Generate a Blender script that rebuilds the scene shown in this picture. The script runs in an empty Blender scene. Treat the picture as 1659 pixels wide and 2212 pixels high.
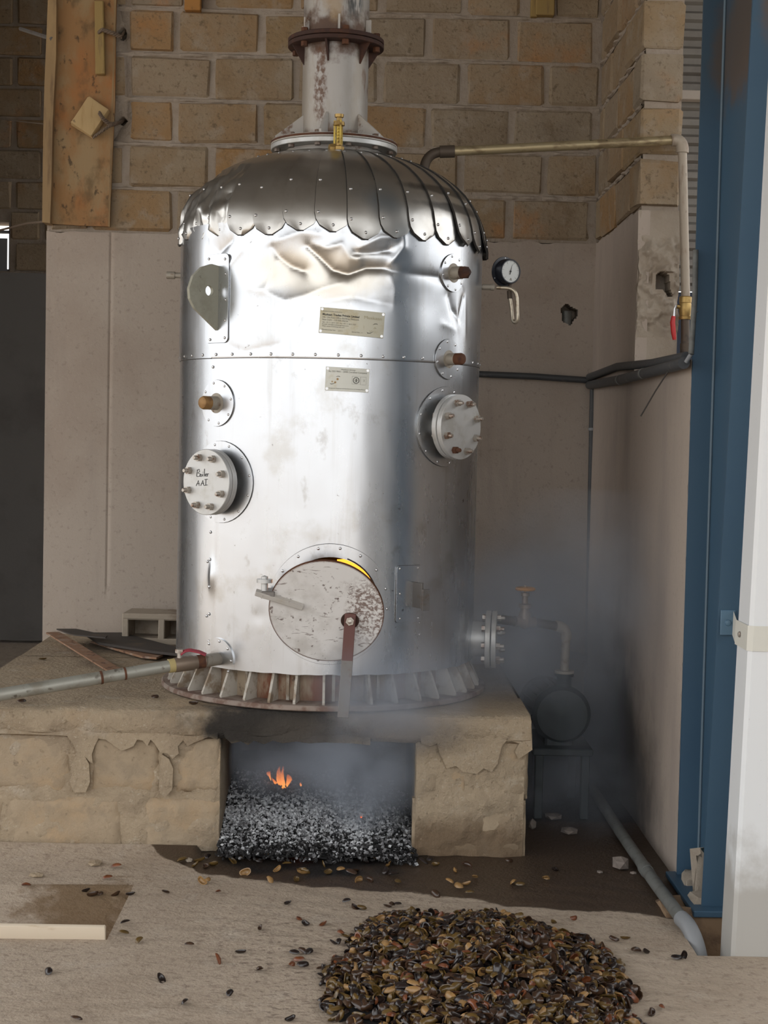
import bpy, bmesh, math, random
from mathutils import Vector, Matrix, noise
R_ = math.radians
rnd = random.Random(7)
S = bpy.context.scene
COL = S.collection

# ------------------------------------------------------------------ camera
W, H, F = 1659.0, 2212.0, 3400.0
CAM = Vector((0.0, 0.0, 1.65))
YAW, PITCH, ROLL = R_(0.93), R_(2.86), R_(1.2)
CM = Matrix.Rotation(-YAW, 4, 'Z') @ Matrix.Rotation(math.pi / 2 - PITCH, 4, 'X') @ Matrix.Rotation(ROLL, 4, 'Z')
cd = bpy.data.cameras.new('camera')
cd.sensor_fit = 'HORIZONTAL'; cd.sensor_width = 36.0; cd.lens = 36.0 * F / W
cd.clip_start = 0.05; cd.clip_end = 200
cam = bpy.data.objects.new('camera', cd); COL.objects.link(cam)
cam.matrix_world = Matrix.Translation(CAM) @ CM
S.camera = cam

# ------------------------------------------------------------------ sky and exposure
wd = bpy.data.worlds.new('overcast_sky'); S.world = wd; wd.use_nodes = True
nt = wd.node_tree; nt.nodes.clear()
wo = nt.nodes.new('ShaderNodeOutputWorld'); bg = nt.nodes.new('ShaderNodeBackground')
tc = nt.nodes.new('ShaderNodeTexCoord'); sp = nt.nodes.new('ShaderNodeSeparateXYZ')
rp = nt.nodes.new('ShaderNodeValToRGB')
nt.links.new(tc.outputs['Generated'], sp.inputs[0]); nt.links.new(sp.outputs['Z'], rp.inputs[0])
rp.color_ramp.elements[0].position = 0.0; rp.color_ramp.elements[0].color = (0.36, 0.36, 0.36, 1)
rp.color_ramp.elements[1].position = 1.0; rp.color_ramp.elements[1].color = (0.97, 0.98, 1.0, 1)
nt.links.new(rp.outputs[0], bg.inputs['Color']); bg.inputs['Strength'].default_value = 3.6
nt.links.new(bg.outputs[0], wo.inputs['Surface'])
S.view_settings.view_transform = 'Standard'; S.view_settings.look = 'None'
S.view_settings.gamma = 1.0; S.view_settings.use_curve_mapping = False
S.view_settings.exposure = 0.36
cy = S.cycles
cy.use_denoising = True; cy.max_bounces = 7; cy.diffuse_bounces = 4; cy.glossy_bounces = 4
cy.volume_bounces = 1; cy.transparent_max_bounces = 8; cy.sample_clamp_indirect = 6.0
cy.adaptive_threshold = 0.02; cy.volume_step_rate = 2.2; cy.volume_max_steps = 128; cy.caustics_reflective = False; cy.caustics_refractive = False

# ------------------------------------------------------------------ pixel -> point helpers (survey of the photo)
C3 = CM.to_3x3()
def ray(u, v): return C3 @ Vector(((u - W / 2) / F, -(v - H / 2) / F, -1.0))
def at(u, v, Y): d = ray(u, v); return CAM + d * (Y / d.y)
def atz(u, v, Z): d = ray(u, v); return CAM + d * ((Z - CAM.z) / d.z)
def atx(u, v, X): d = ray(u, v); return CAM + d * (X / d.x)
BY = 6.755; BX = at(710, 930, BY).x; BR = 0.635
def cyl(u, v, R=BR):
    d = ray(u, v); ox, oy = CAM.x - BX, CAM.y - BY
    a = d.x ** 2 + d.y ** 2; b = ox * d.x + oy * d.y; c = ox * ox + oy * oy - R * R
    q = b * b - a * c
    t = (-b - math.sqrt(max(q, 0.0))) / a
    p = CAM + d * t
    return math.atan2(p.x - BX, -(p.y - BY)), p.z
def cp(phi, z, R=BR): return Vector((BX + R * math.sin(phi), BY - R * math.cos(phi), z))
def frame(phi, z, R=BR):
    """local x = tangent right, y = up, z = radial outwards"""
    o = cp(phi, z, R)
    r = Vector((math.cos(phi), math.sin(phi), 0)); u = Vector((0, 0, 1)); n = Vector((math.sin(phi), -math.cos(phi), 0))
    return Matrix(((r.x, u.x, n.x, o.x), (r.y, u.y, n.y, o.y), (r.z, u.z, n.z, o.z), (0, 0, 0, 1)))
def frame_to(o, n, up=Vector((0, 0, 1))):
    n = n.normalized(); r = up.cross(n)
    if r.length < 1e-5: r = Vector((1, 0, 0)).cross(n)
    r.normalize(); u = n.cross(r)
    return Matrix(((r.x, u.x, n.x, o.x), (r.y, u.y, n.y, o.y), (r.z, u.z, n.z, o.z), (0, 0, 0, 1)))

# ------------------------------------------------------------------ materials
def sock(nt, a, b):
    nt.links.new(a, b)
class Mat:
    """Principled material: base colour, then layers of stains and painted shade mixed in by masks in world space."""
    def __init__(s, name, base, rough=0.8, metal=0.0, spec=0.5):
        s.m = bpy.data.materials.new(name); s.m.use_nodes = True
        s.nt = s.m.node_tree; s.n = s.nt.nodes; s.l = s.nt.links
        s.p = s.n['Principled BSDF']
        s.p.inputs['Roughness'].default_value = rough; s.p.inputs['Metallic'].default_value = metal
        s.p.inputs['Specular IOR Level'].default_value = spec
        g = s.n.new('ShaderNodeNewGeometry'); s.pos = g.outputs['Position']; s.geo = g
        c = s.n.new('ShaderNodeRGB'); c.outputs[0].default_value = (*base, 1); s.c = c.outputs[0]
        s.h = None; s.rough = rough
        s.l.new(s.c, s.p.inputs['Base Color'])
    def mapped(s, scale):
        v = s.n.new('ShaderNodeVectorMath'); v.operation = 'MULTIPLY'; s.l.new(s.pos, v.inputs[0])
        v.inputs[1].default_value = scale if isinstance(scale, (tuple, list)) else (scale,) * 3
        return v.outputs[0]
    def noise(s, scale, detail=6, rough=0.6, dist=0.0):
        t = s.n.new('ShaderNodeTexNoise'); t.inputs['Scale'].default_value = 1.0
        t.inputs['Detail'].default_value = detail; t.inputs['Roughness'].default_value = rough
        t.inputs['Distortion'].default_value = dist
        s.l.new(s.mapped(scale), t.inputs['Vector']); return t.outputs['Fac']
    def ramp(s, x, lo, hi):
        r = s.n.new('ShaderNodeMapRange'); r.interpolation_type = 'SMOOTHSTEP'
        r.inputs[1].default_value = lo; r.inputs[2].default_value = hi
        s.l.new(x, r.inputs[0]); return r.outputs[0]
    def math(s, op, a, b):
        m = s.n.new('ShaderNodeMath'); m.operation = op
        for i, q in enumerate((a, b)):
            if isinstance(q, (int, float)): m.inputs[i].default_value = q
            else: s.l.new(q, m.inputs[i])
        return m.outputs[0]
    def blob(s, c, r, wob=0.25, ws=6.0):
        """1 inside an ellipsoid at c with radii r, 0 outside, wobbly edge"""
        v = s.n.new('ShaderNodeVectorMath'); v.operation = 'SUBTRACT'; s.l.new(s.pos, v.inputs[0]); v.inputs[1].default_value = tuple(c)
        d = s.n.new('ShaderNodeVectorMath'); d.operation = 'DIVIDE'; s.l.new(v.outputs[0], d.inputs[0]); d.inputs[1].default_value = tuple(r)
        k = s.n.new('ShaderNodeVectorMath'); k.operation = 'LENGTH'; s.l.new(d.outputs[0], k.inputs[0])
        n = s.noise(ws, 5)
        e = s.math('ADD', k.outputs['Value'], s.math('MULTIPLY', s.math('SUBTRACT', n, 0.5), wob * 4))
        return s.ramp(e, 1.15, 0.55)
    def attr(s, name):
        a = s.n.new('ShaderNodeAttribute'); a.attribute_name = name; return a.outputs['Fac']
    def mix(s, col, fac, amt=1.0):
        m = s.n.new('ShaderNodeMix'); m.data_type = 'RGBA'
        f = s.math('MULTIPLY', fac, amt) if amt != 1.0 else fac
        s.l.new(f, m.inputs['Factor']); s.l.new(s.c, m.inputs['A']); m.inputs['B'].default_value = (*col, 1)
        s.c = m.outputs['Result']; s.l.new(s.c, s.p.inputs['Base Color']); return s
    def layer(s, col, scale, lo, hi, amt=1.0, detail=6, dist=0.0):
        return s.mix(col, s.ramp(s.noise(scale, detail, 0.6, dist), lo, hi), amt)
    def tint(s, cols, amt=1.0):
        """one colour per object, by the object's own random number"""
        o = s.n.new('ShaderNodeObjectInfo'); r = s.n.new('ShaderNodeValToRGB')
        el = r.color_ramp.elements
        while len(el) < len(cols): el.new(0.5)
        for i, c in enumerate(cols): el[i].position = i / max(1, len(cols) - 1); el[i].color = (*c, 1)
        s.l.new(o.outputs['Random'], r.inputs[0])
        m = s.n.new('ShaderNodeMix'); m.data_type = 'RGBA'; m.inputs['Factor'].default_value = amt
        s.l.new(s.c, m.inputs['A']); s.l.new(r.outputs[0], m.inputs['B'])
        s.c = m.outputs['Result']; s.l.new(s.c, s.p.inputs['Base Color']); return s
    def rougher(s, fac, lo, hi):
        r = s.n.new('ShaderNodeMapRange'); s.l.new(fac, r.inputs[0]); r.inputs[3].default_value = lo; r.inputs[4].default_value = hi
        s.l.new(r.outputs[0], s.p.inputs['Roughness']); return s
    def metal_by(s, fac, lo, hi):
        r = s.n.new('ShaderNodeMapRange'); s.l.new(fac, r.inputs[0]); r.inputs[3].default_value = lo; r.inputs[4].default_value = hi
        s.l.new(r.outputs[0], s.p.inputs['Metallic']); return s
    def bump(s, scale, strength=0.4, dist=0.004, detail=6, fac=None):
        b = s.n.new('ShaderNodeBump'); b.inputs['Strength'].default_value = strength; b.inputs['Distance'].default_value = dist
        s.l.new(fac if fac is not None else s.noise(scale, detail), b.inputs['Height'])
        if s.h: s.l.new(s.h, b.inputs['Normal'])
        s.h = b.outputs[0]; s.l.new(s.h, s.p.inputs['Normal']); return s
    def emit(s, col, st):
        s.p.inputs['Emission Color'].default_value = (*col, 1); s.p.inputs['Emission Strength'].default_value = st; return s

MT = {}
def mk(key, *a, **k):
    x = Mat(key, *a, **k); MT[key] = x.m; return x

mk('block', (0.30, 0.215, 0.125), 0.95).tint([(0.27, 0.205, 0.135), (0.33, 0.20, 0.09), (0.25, 0.20, 0.145), (0.35, 0.195, 0.075), (0.30, 0.24, 0.175), (0.31, 0.21, 0.105), (0.26, 0.22, 0.17)], 0.75) \
    .layer((0.33, 0.265, 0.185), 3.2, 0.42, 0.65, 0.75).layer((0.42, 0.19, 0.06), 2.1, 0.58, 0.72, 0.6).layer((0.37, 0.31, 0.24), 9, 0.52, 0.70, 0.6).layer((0.17, 0.115, 0.06), 5, 0.58, 0.75, 0.5).layer((0.12, 0.085, 0.05), 26, 0.58, 0.72, 0.7).layer((0.13, 0.09, 0.05), 55, 0.55, 0.70, 0.5).bump(60, 0.9, 0.006).bump(12, 0.8, 0.012)
mk('mortar', (0.36, 0.30, 0.24), 0.95).layer((0.27, 0.21, 0.15), 14, 0.5, 0.72, 0.6).layer((0.42, 0.36, 0.30), 5, 0.5, 0.65, 0.6).bump(30, 0.9, 0.012)
mk('plaster', (0.44, 0.375, 0.315), 0.92).layer((0.375, 0.305, 0.25), 1.6, 0.42, 0.68, 0.8).layer((0.30, 0.255, 0.22), (9, 9, 0.9), 0.55, 0.75, 0.35).layer((0.24, 0.195, 0.155), 46, 0.56, 0.72, 0.45).layer((0.50, 0.44, 0.38), 70, 0.60, 0.72, 0.35).bump(90, 0.6, 0.003).bump(7, 0.3, 0.006)
m = mk('plaster_right', (0.44, 0.37, 0.31), 0.92)
m.layer((0.25, 0.20, 0.16), 46, 0.56, 0.72, 0.4).layer((0.35, 0.295, 0.255), (5, 2.5, 0.8), 0.42, 0.68, 0.8).layer((0.52, 0.42, 0.33), (3, 2, 1.2), 0.6, 0.75, 0.5).layer((0.19, 0.16, 0.14), 40, 0.68, 0.78, 0.35)
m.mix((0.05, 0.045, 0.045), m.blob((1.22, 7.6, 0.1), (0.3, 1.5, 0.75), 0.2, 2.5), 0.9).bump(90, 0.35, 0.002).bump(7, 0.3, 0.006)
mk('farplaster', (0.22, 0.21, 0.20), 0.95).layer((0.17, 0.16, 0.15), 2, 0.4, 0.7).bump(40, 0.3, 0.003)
mk('cement', (0.40, 0.34, 0.27), 0.95).layer((0.32, 0.26, 0.20), 4, 0.45, 0.65, 0.7).layer((0.46, 0.40, 0.33), 9, 0.55, 0.7, 0.5).layer((0.20, 0.15, 0.10), 45, 0.66, 0.78, 0.5).bump(55, 0.7, 0.006).bump(12, 0.6, 0.01)
m = mk('bench', (0.40, 0.315, 0.215), 0.95)
m.layer((0.31, 0.24, 0.165), 3.5, 0.45, 0.65, 0.8).layer((0.46, 0.33, 0.20), 2.6, 0.54, 0.70, 0.5).layer((0.47, 0.40, 0.31), 8, 0.55, 0.7, 0.6).layer((0.20, 0.15, 0.095), 45, 0.58, 0.72, 0.7).layer((0.55, 0.48, 0.38), 75, 0.58, 0.70, 0.45)
sx = at(600, 1575, 6.05)
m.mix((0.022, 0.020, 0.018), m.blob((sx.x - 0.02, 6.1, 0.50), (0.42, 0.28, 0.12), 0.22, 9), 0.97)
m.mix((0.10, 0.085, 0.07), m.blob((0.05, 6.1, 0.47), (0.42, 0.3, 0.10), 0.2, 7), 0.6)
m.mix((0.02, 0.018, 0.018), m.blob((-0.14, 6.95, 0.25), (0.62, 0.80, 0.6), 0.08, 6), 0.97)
m.mix((0.16, 0.115, 0.075), m.blob((-1.0, 7.85, 0.56), (0.45, 0.35, 0.05), 0.25, 5), 0.8)
m.mix((0.14, 0.09, 0.05), m.blob((0.45, 6.1, 0.0), (0.40, 0.2, 0.17), 0.2, 6), 0.8)
m.bump(55, 1.0, 0.009).bump(12, 0.8, 0.014)
m = mk('floor', (0.45, 0.365, 0.28), 0.9)
m.layer((0.37, 0.29, 0.215), 2.2, 0.42, 0.68, 0.7).layer((0.49, 0.42, 0.345), 6, 0.55, 0.7, 0.5).layer((0.22, 0.165, 0.12), (9, 30, 9), 0.58, 0.74, 0.6).layer((0.07, 0.05, 0.04), 55, 0.66, 0.74, 0.7)
m.layer((0.25, 0.19, 0.14), 34, 0.52, 0.66, 0.55).layer((0.56, 0.50, 0.43), 80, 0.58, 0.70, 0.4)
m.mix((0.14, 0.10, 0.075), m.math('MULTIPLY', m.blob((0.15, 4.85, 0.0), (0.75, 0.75, 0.3), 0.2, 4), m.ramp(m.noise((30, 50, 30), 6), 0.52, 0.66)), 0.75)
w = m.attr('wet'); wn = m.ramp(m.math('ADD', w, m.math('MULTIPLY', m.math('SUBTRACT', m.noise(6, 6), 0.5), 0.9)), 0.42, 0.56)
m.mix((0.046, 0.026, 0.014), wn, 0.94)
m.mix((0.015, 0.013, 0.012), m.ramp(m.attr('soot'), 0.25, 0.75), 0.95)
m.mix((0.16, 0.095, 0.04), m.ramp(m.math('ADD', m.attr('mould'), m.math('MULTIPLY', m.math('SUBTRACT', m.noise(14, 5), 0.5), 0.7)), 0.4, 0.75), 0.85)
m.rougher(wn, 0.9, 0.42); m.bump(70, 0.8, 0.006).bump(14, 0.6, 0.012)
mk('ground', (0.40, 0.34, 0.28), 0.95).layer((0.32, 0.27, 0.22), 1.0, 0.4, 0.7)
mk('roof', (0.20, 0.19, 0.17), 0.7).layer((0.14, 0.12, 0.10), 1.2, 0.4, 0.7)
m = mk('aluminium', (0.625, 0.645, 0.67), 0.3, 0.96)
st = m.ramp(m.noise((22, 22, 1.2), 6), 0.50, 0.78)
m.mix((0.44, 0.43, 0.41), st, 0.45).layer((0.44, 0.42, 0.38), 5, 0.52, 0.72, 0.5).layer((0.36, 0.345, 0.32), (13, 13, 9), 0.60, 0.74, 0.5).layer((0.16, 0.14, 0.12), 30, 0.68, 0.74, 0.8)
m.mix((0.68, 0.61, 0.49), m.blob(cp(-0.05, 2.27), (0.30, 0.3, 0.12), 0.2, 6), 0.6)  # tan reflection in the upper dents, painted into the metal colour
m.rougher(m.noise((7, 7, 1.5), 6), 0.20, 0.36); m.bump(5.0, 0.10, 0.008, 2).bump((9, 9, 2), 0.06, 0.003, 2)
m = mk('petal_metal', (0.60, 0.585, 0.55), 0.36, 0.95)
m.layer((0.46, 0.43, 0.385), 6, 0.5, 0.7, 0.5).layer((0.25, 0.22, 0.18), 34, 0.72, 0.78, 0.5).rougher(m.noise(6, 5), 0.22, 0.40)
p1 = cp(R_(52), 2.63, 0.55)
m.mix((0.10, 0.10, 0.10), m.blob(p1, (0.22, 0.3, 0.022), 0.25, 8), 0.75).mix((0.10, 0.10, 0.10), m.blob(cp(R_(55), 2.56, 0.6), (0.22, 0.3, 0.022), 0.25, 8), 0.75)
m.bump(8, 0.10, 0.008, 3)
mk('gap_shade_and_rod', (0.05, 0.045, 0.04), 0.8)  # dark colour for shade drawn at gaps and edges; the thin rod uses it too
mk('rivet', (0.62, 0.62, 0.62), 0.3, 0.9)
m = mk('white_rusty', (0.52, 0.49, 0.45), 0.65)
m.layer((0.42, 0.37, 0.30), 7, 0.48, 0.68, 0.6).layer((0.16, 0.075, 0.035), 11, 0.58, 0.68, 0.9).layer((0.09, 0.045, 0.025), 48, 0.66, 0.74, 0.8).bump(40, 0.35, 0.002)
m = mk('gusset_paint', (0.50, 0.465, 0.405), 0.6)
m.layer((0.22, 0.15, 0.085), 12, 0.47, 0.62, 0.8).layer((0.40, 0.28, 0.10), 30, 0.64, 0.72, 0.6).bump(40, 0.4, 0.002)
m = mk('inner_shell', (0.34, 0.27, 0.19), 0.8)
m.layer((0.17, 0.055, 0.025), (8, 8, 3), 0.44, 0.60, 0.95).layer((0.06, 0.03, 0.02), 20, 0.58, 0.7, 0.8)
m = mk('rust', (0.115, 0.045, 0.02), 0.85)
m.layer((0.055, 0.022, 0.014), 18, 0.45, 0.65, 0.8).layer((0.22, 0.12, 0.065), 30, 0.62, 0.75, 0.5).bump(60, 0.4, 0.002)
mk('rust_dark', (0.045, 0.020, 0.014), 0.8).layer((0.09, 0.034, 0.016), 14, 0.5, 0.65, 0.7).bump(50, 0.4, 0.002)
m = mk('rust_edge', (0.30, 0.24, 0.20), 0.8)
m.layer((0.15, 0.08, 0.055), 14, 0.45, 0.62, 0.8).bump(60, 0.4, 0.002)
m = mk('stack', (0.44, 0.42, 0.395), 0.5, 0.35)
m.layer((0.34, 0.295, 0.235), (7, 7, 2.5), 0.45, 0.66, 0.7).layer((0.18, 0.085, 0.035), (16, 16, 4), 0.57, 0.70, 0.75)
zc = 3.27
m.mix((0.085, 0.034, 0.012), m.blob((BX, BY, 3.31), (0.25, 0.25, 0.12), 0.45, 13), 0.9).mix((0.095, 0.038, 0.014), m.blob((BX, BY, 2.87), (0.25, 0.25, 0.05), 0.3, 13), 0.9)
m.mix((0.11, 0.045, 0.016), m.math('MULTIPLY', m.blob((BX - 0.06, BY - 0.14, 3.10), (0.030, 0.1, 0.22), 0.35, 26), m.ramp(m.noise((40, 40, 25), 5), 0.42, 0.58)), 0.85)
m.mix((0.05, 0.055, 0.055), m.math('MULTIPLY', m.blob((BX + 0.075, BY - 0.11, 3.52), (0.05, 0.12, 0.17), 0.1, 16), m.ramp(m.noise((60, 60, 9), 5), 0.40, 0.55)), 0.9)
m.mix((0.38, 0.26, 0.13), m.blob((BX - 0.01, BY - 0.14, 3.46), (0.05, 0.1, 0.12), 0.35, 22), 0.6).bump(40, 0.3, 0.002)
m = mk('door_paint', (0.78, 0.76, 0.735), 0.6)
m.layer((0.50, 0.47, 0.43), 6, 0.45, 0.65, 0.6).layer((0.10, 0.055, 0.04), (38, 38, 38), 0.60, 0.68, 0.85).layer((0.12, 0.07, 0.05), (14, 14, 60), 0.62, 0.69, 0.8, dist=1.5)
dd = at(800, 1310, 6.03)
m.mix((0.17, 0.10, 0.075), m.math('MULTIPLY', m.blob(dd, (0.11, 0.3, 0.15), 0.3, 10), m.ramp(m.noise(85, 6), 0.42, 0.58)), 0.85).bump(50, 0.3, 0.002)
m = mk('maroon_bar', (0.13, 0.05, 0.04), 0.6)
mk('steel_bar', (0.20, 0.185, 0.17), 0.55, 0.4).layer((0.16, 0.11, 0.08), 20, 0.55, 0.68, 0.7)
mk('flange_metal', (0.60, 0.60, 0.585), 0.45, 0.45).layer((0.42, 0.40, 0.35), 8, 0.48, 0.66, 0.6).layer((0.22, 0.17, 0.10), 40, 0.68, 0.76, 0.6).bump(50, 0.2, 0.001)
mk('bolt_metal', (0.46, 0.42, 0.37), 0.4, 0.6).layer((0.22, 0.12, 0.075), 40, 0.48, 0.62, 0.85)
mk('bolt_brown', (0.22, 0.18, 0.15), 0.6, 0.4).layer((0.14, 0.08, 0.05), 40, 0.48, 0.62, 0.85)
mk('ink', (0.02, 0.02, 0.02), 0.6)
mk('lug', (0.40, 0.395, 0.325), 0.7, 0.1).layer((0.31, 0.30, 0.23), 9, 0.48, 0.66, 0.7).layer((0.10, 0.09, 0.06), 55, 0.66, 0.74, 0.7)
mk('dark_edge', (0.07, 0.06, 0.05), 0.8)
mk('plate', (0.52, 0.50, 0.40), 0.45, 0.35).layer((0.42, 0.36, 0.22), 14, 0.5, 0.68, 0.7).layer((0.30, 0.21, 0.10), (40, 40, 9), 0.62, 0.74, 0.5)
mk('plate_pale', (0.60, 0.60, 0.54), 0.45, 0.35).layer((0.50, 0.46, 0.33), 12, 0.55, 0.7, 0.6)
mk('print_dark', (0.07, 0.07, 0.06), 0.7)
mk('print_grey', (0.22, 0.215, 0.18), 0.7)
mk('print_faint', (0.44, 0.40, 0.27), 0.7)
mk('print_orange', (0.42, 0.27, 0.12), 0.7)
mk('brass', (0.42, 0.28, 0.10), 0.42, 0.7).layer((0.25, 0.15, 0.05), 25, 0.5, 0.68, 0.7)
mk('brass_yellow', (0.50, 0.36, 0.07), 0.45, 0.5).layer((0.25, 0.15, 0.05), 25, 0.52, 0.68, 0.7)
mk('plug', (0.34, 0.19, 0.07), 0.55, 0.3).layer((0.18, 0.09, 0.04), 25, 0.5, 0.68, 0.7)
mk('stub', (0.40, 0.36, 0.30), 0.6, 0.3).layer((0.20, 0.13, 0.08), 30, 0.52, 0.66, 0.8)
mk('galvanised', (0.36, 0.355, 0.31), 0.5, 0.4).layer((0.25, 0.23, 0.185), 9, 0.45, 0.62, 0.8).layer((0.10, 0.08, 0.06), (24, 24, 24), 0.58, 0.68, 0.8)
mk('steam_pipe_metal', (0.42, 0.34, 0.20), 0.42, 0.6).layer((0.22, 0.16, 0.09), (12, 30, 30), 0.5, 0.66, 0.8).layer((0.07, 0.05, 0.035), 40, 0.64, 0.72, 0.8)
mk('pipe_dark', (0.10, 0.075, 0.055), 0.6, 0.4).layer((0.05, 0.04, 0.035), 18, 0.5, 0.65, 0.7)
mk('riser', (0.40, 0.34, 0.27), 0.6, 0.3).layer((0.24, 0.17, 0.12), (30, 30, 6), 0.5, 0.66, 0.8).layer((0.08, 0.06, 0.05), 34, 0.64, 0.72, 0.7)
mk('siphon', (0.52, 0.46, 0.36), 0.35, 0.7).layer((0.26, 0.18, 0.11), 25, 0.52, 0.66, 0.8)
mk('yellow_seal', (0.45, 0.36, 0.16), 0.8)
mk('red', (0.55, 0.02, 0.02), 0.4)
mk('dark_red', (0.33, 0.04, 0.06), 0.5)
mk('chrome', (0.6, 0.6, 0.6), 0.25, 0.9)
mk('gauge_case', (0.012, 0.014, 0.022), 0.4)
mk('dial', (0.62, 0.64, 0.62), 0.5)
m = mk('blue_paint', (0.045, 0.098, 0.155), 0.5)
m.layer((0.04, 0.09, 0.15), 3, 0.4, 0.7, 0.7)
m.mix((0.15, 0.085, 0.035), m.blob((1.30, 5.4, 3.05), (0.07, 0.6, 0.25), 0.3, 8), 0.7)
m.mix((0.03, 0.04, 0.045), m.blob((1.26, 5.7, 3.35), (0.3, 0.6, 0.55), 0.15, 4), 0.4).bump(30, 0.12, 0.001)  # roof shade painted into the top of the column
mk('weld', (0.11, 0.165, 0.21), 0.55)
m = mk('downpipe', (0.80, 0.82, 0.83), 0.45)
m.layer((0.45, 0.44, 0.42), (40, 40, 40), 0.68, 0.74, 0.8).mix((0.42, 0.40, 0.36), m.blob((1.30, 4.95, 0.02), (0.4, 0.4, 0.34), 0.3, 7), 0.85)
mk('downpipe_strap', (0.70, 0.69, 0.62), 0.5)
mk('strap_blue', (0.09, 0.17, 0.25), 0.5)
mk('grey_pvc', (0.16, 0.165, 0.155), 0.6).layer((0.10, 0.10, 0.09), 20, 0.45, 0.65, 0.7)
mk('grey_pvc_pale', (0.24, 0.25, 0.26), 0.5)
mk('black_pipe', (0.055, 0.058, 0.062), 0.55).layer((0.12, 0.115, 0.11), 22, 0.56, 0.7, 0.6)
mk('pump_paint', (0.025, 0.033, 0.036), 0.6)
mk('wheel', (0.50, 0.25, 0.07), 0.55)
mk('valve_bronze', (0.26, 0.20, 0.15), 0.5, 0.5)
m = mk('plywood', (0.31, 0.17, 0.07), 0.85)
m.layer((0.33, 0.235, 0.125), (6, 6, 3), 0.42, 0.60, 0.85).layer((0.36, 0.145, 0.045), (4, 4, 2.2), 0.50, 0.64, 0.75).layer((0.13, 0.085, 0.04), (9, 9, 6), 0.52, 0.68, 0.7).layer((0.06, 0.04, 0.022), (26, 26, 18), 0.60, 0.70, 0.8)
m.bump((60, 60, 6), 0.4, 0.003)
mk('plywood_edge', (0.30, 0.20, 0.10), 0.9).layer((0.16, 0.10, 0.055), (20, 20, 3), 0.5, 0.66, 0.7).layer((0.40, 0.27, 0.13), (8, 8, 2), 0.5, 0.66, 0.6).bump((80, 80, 8), 0.4, 0.003)
mk('timber_pale', (0.50, 0.35, 0.17), 0.85).layer((0.42, 0.28, 0.12), (40, 40, 5), 0.5, 0.68, 0.7).layer((0.12, 0.08, 0.05), 30, 0.66, 0.74, 0.6).bump((90, 90, 10), 0.4, 0.002)
mk('timber_yellow', (0.32, 0.22, 0.08), 0.85).layer((0.18, 0.12, 0.06), (40, 40, 5), 0.55, 0.7, 0.7).bump((90, 90, 10), 0.4, 0.002)
mk('timber_orange', (0.40, 0.19, 0.05), 0.8).layer((0.20, 0.10, 0.04), (40, 10, 40), 0.5, 0.68, 0.7)
mk('plank_white', (0.66, 0.56, 0.43), 0.8).layer((0.42, 0.30, 0.17), (5, 20, 20), 0.6, 0.72, 0.6)
mb = mk('bench_block', (0.40, 0.312, 0.212), 0.95).layer((0.33, 0.255, 0.17), 4, 0.45, 0.65, 0.8).layer((0.46, 0.32, 0.185), 3.1, 0.50, 0.66, 0.6).layer((0.31, 0.245, 0.17), 14, 0.50, 0.66, 0.6).layer((0.20, 0.15, 0.095), 40, 0.60, 0.74, 0.7)
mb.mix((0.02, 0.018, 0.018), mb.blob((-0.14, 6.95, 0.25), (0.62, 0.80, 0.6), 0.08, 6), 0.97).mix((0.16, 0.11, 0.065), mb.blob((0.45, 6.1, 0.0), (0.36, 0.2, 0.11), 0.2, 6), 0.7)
mb.bump(55, 0.8, 0.007).bump(12, 0.6, 0.01)
mk('rope', (0.17, 0.125, 0.09), 0.95).bump(220, 0.5, 0.003)
mk('sheet_dark', (0.06, 0.05, 0.043), 0.8).layer((0.13, 0.09, 0.06), 8, 0.5, 0.68, 0.6)
mk('angle_rust', (0.30, 0.17, 0.10), 0.85).layer((0.38, 0.30, 0.24), (18, 18, 18), 0.5, 0.64, 0.7).layer((0.10, 0.045, 0.03), 26, 0.55, 0.68, 0.8)
mk('hollow_block', (0.38, 0.32, 0.25), 0.95).layer((0.19, 0.14, 0.10), 4, 0.50, 0.62, 0.7).bump(70, 0.6, 0.004)
mk('stone', (0.26, 0.22, 0.19), 0.95).layer((0.17, 0.14, 0.12), 9, 0.45, 0.65).bump(30, 0.5, 0.006)
mk('cladding', (0.27, 0.255, 0.23), 0.6, 0.2).layer((0.20, 0.18, 0.16), 3, 0.4, 0.7)
mk('beam_pale', (0.52, 0.46, 0.40), 0.8)
mk('navy', (0.015, 0.025, 0.05), 0.6)
mk('soil', (0.30, 0.20, 0.12), 0.95).layer((0.20, 0.13, 0.08), 8, 0.45, 0.65).bump(30, 0.6, 0.01)
SHC = {'black': ((0.018, 0.011, 0.009), 0.3), 'brown': ((0.050, 0.025, 0.013), 0.3), 'olive': ((0.115, 0.068, 0.018), 0.32), 'tan': ((0.30, 0.17, 0.06), 0.4), 'red': ((0.16, 0.05, 0.018), 0.35)}
for k, (c, r) in SHC.items():
    mk('shell_' + k, c, r, 0, 0.6).layer(tuple(q * 0.45 for q in c), 45, 0.48, 0.66, 0.7).layer(tuple(min(1, q * 1.8) for q in c), 30, 0.6, 0.74, 0.5)
mk('ash_pale', (0.56, 0.57, 0.58), 0.95).layer((0.26, 0.26, 0.27), 60, 0.45, 0.62, 0.8)
mk('ash_dark', (0.22, 0.22, 0.225), 0.95)
mk('charcoal', (0.016, 0.015, 0.015), 0.7)
mk('ember', (0.2, 0.03, 0.01), 0.8).emit((1.0, 0.12, 0.02), 2.2)
mk('fire_bed', (0.3, 0.08, 0.02), 0.9).emit((1.0, 0.33, 0.03), 2.0)
mk('furnace_dark', (0.03, 0.025, 0.022), 0.9).layer((0.09, 0.05, 0.03), 30, 0.55, 0.7, 0.7)
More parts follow.
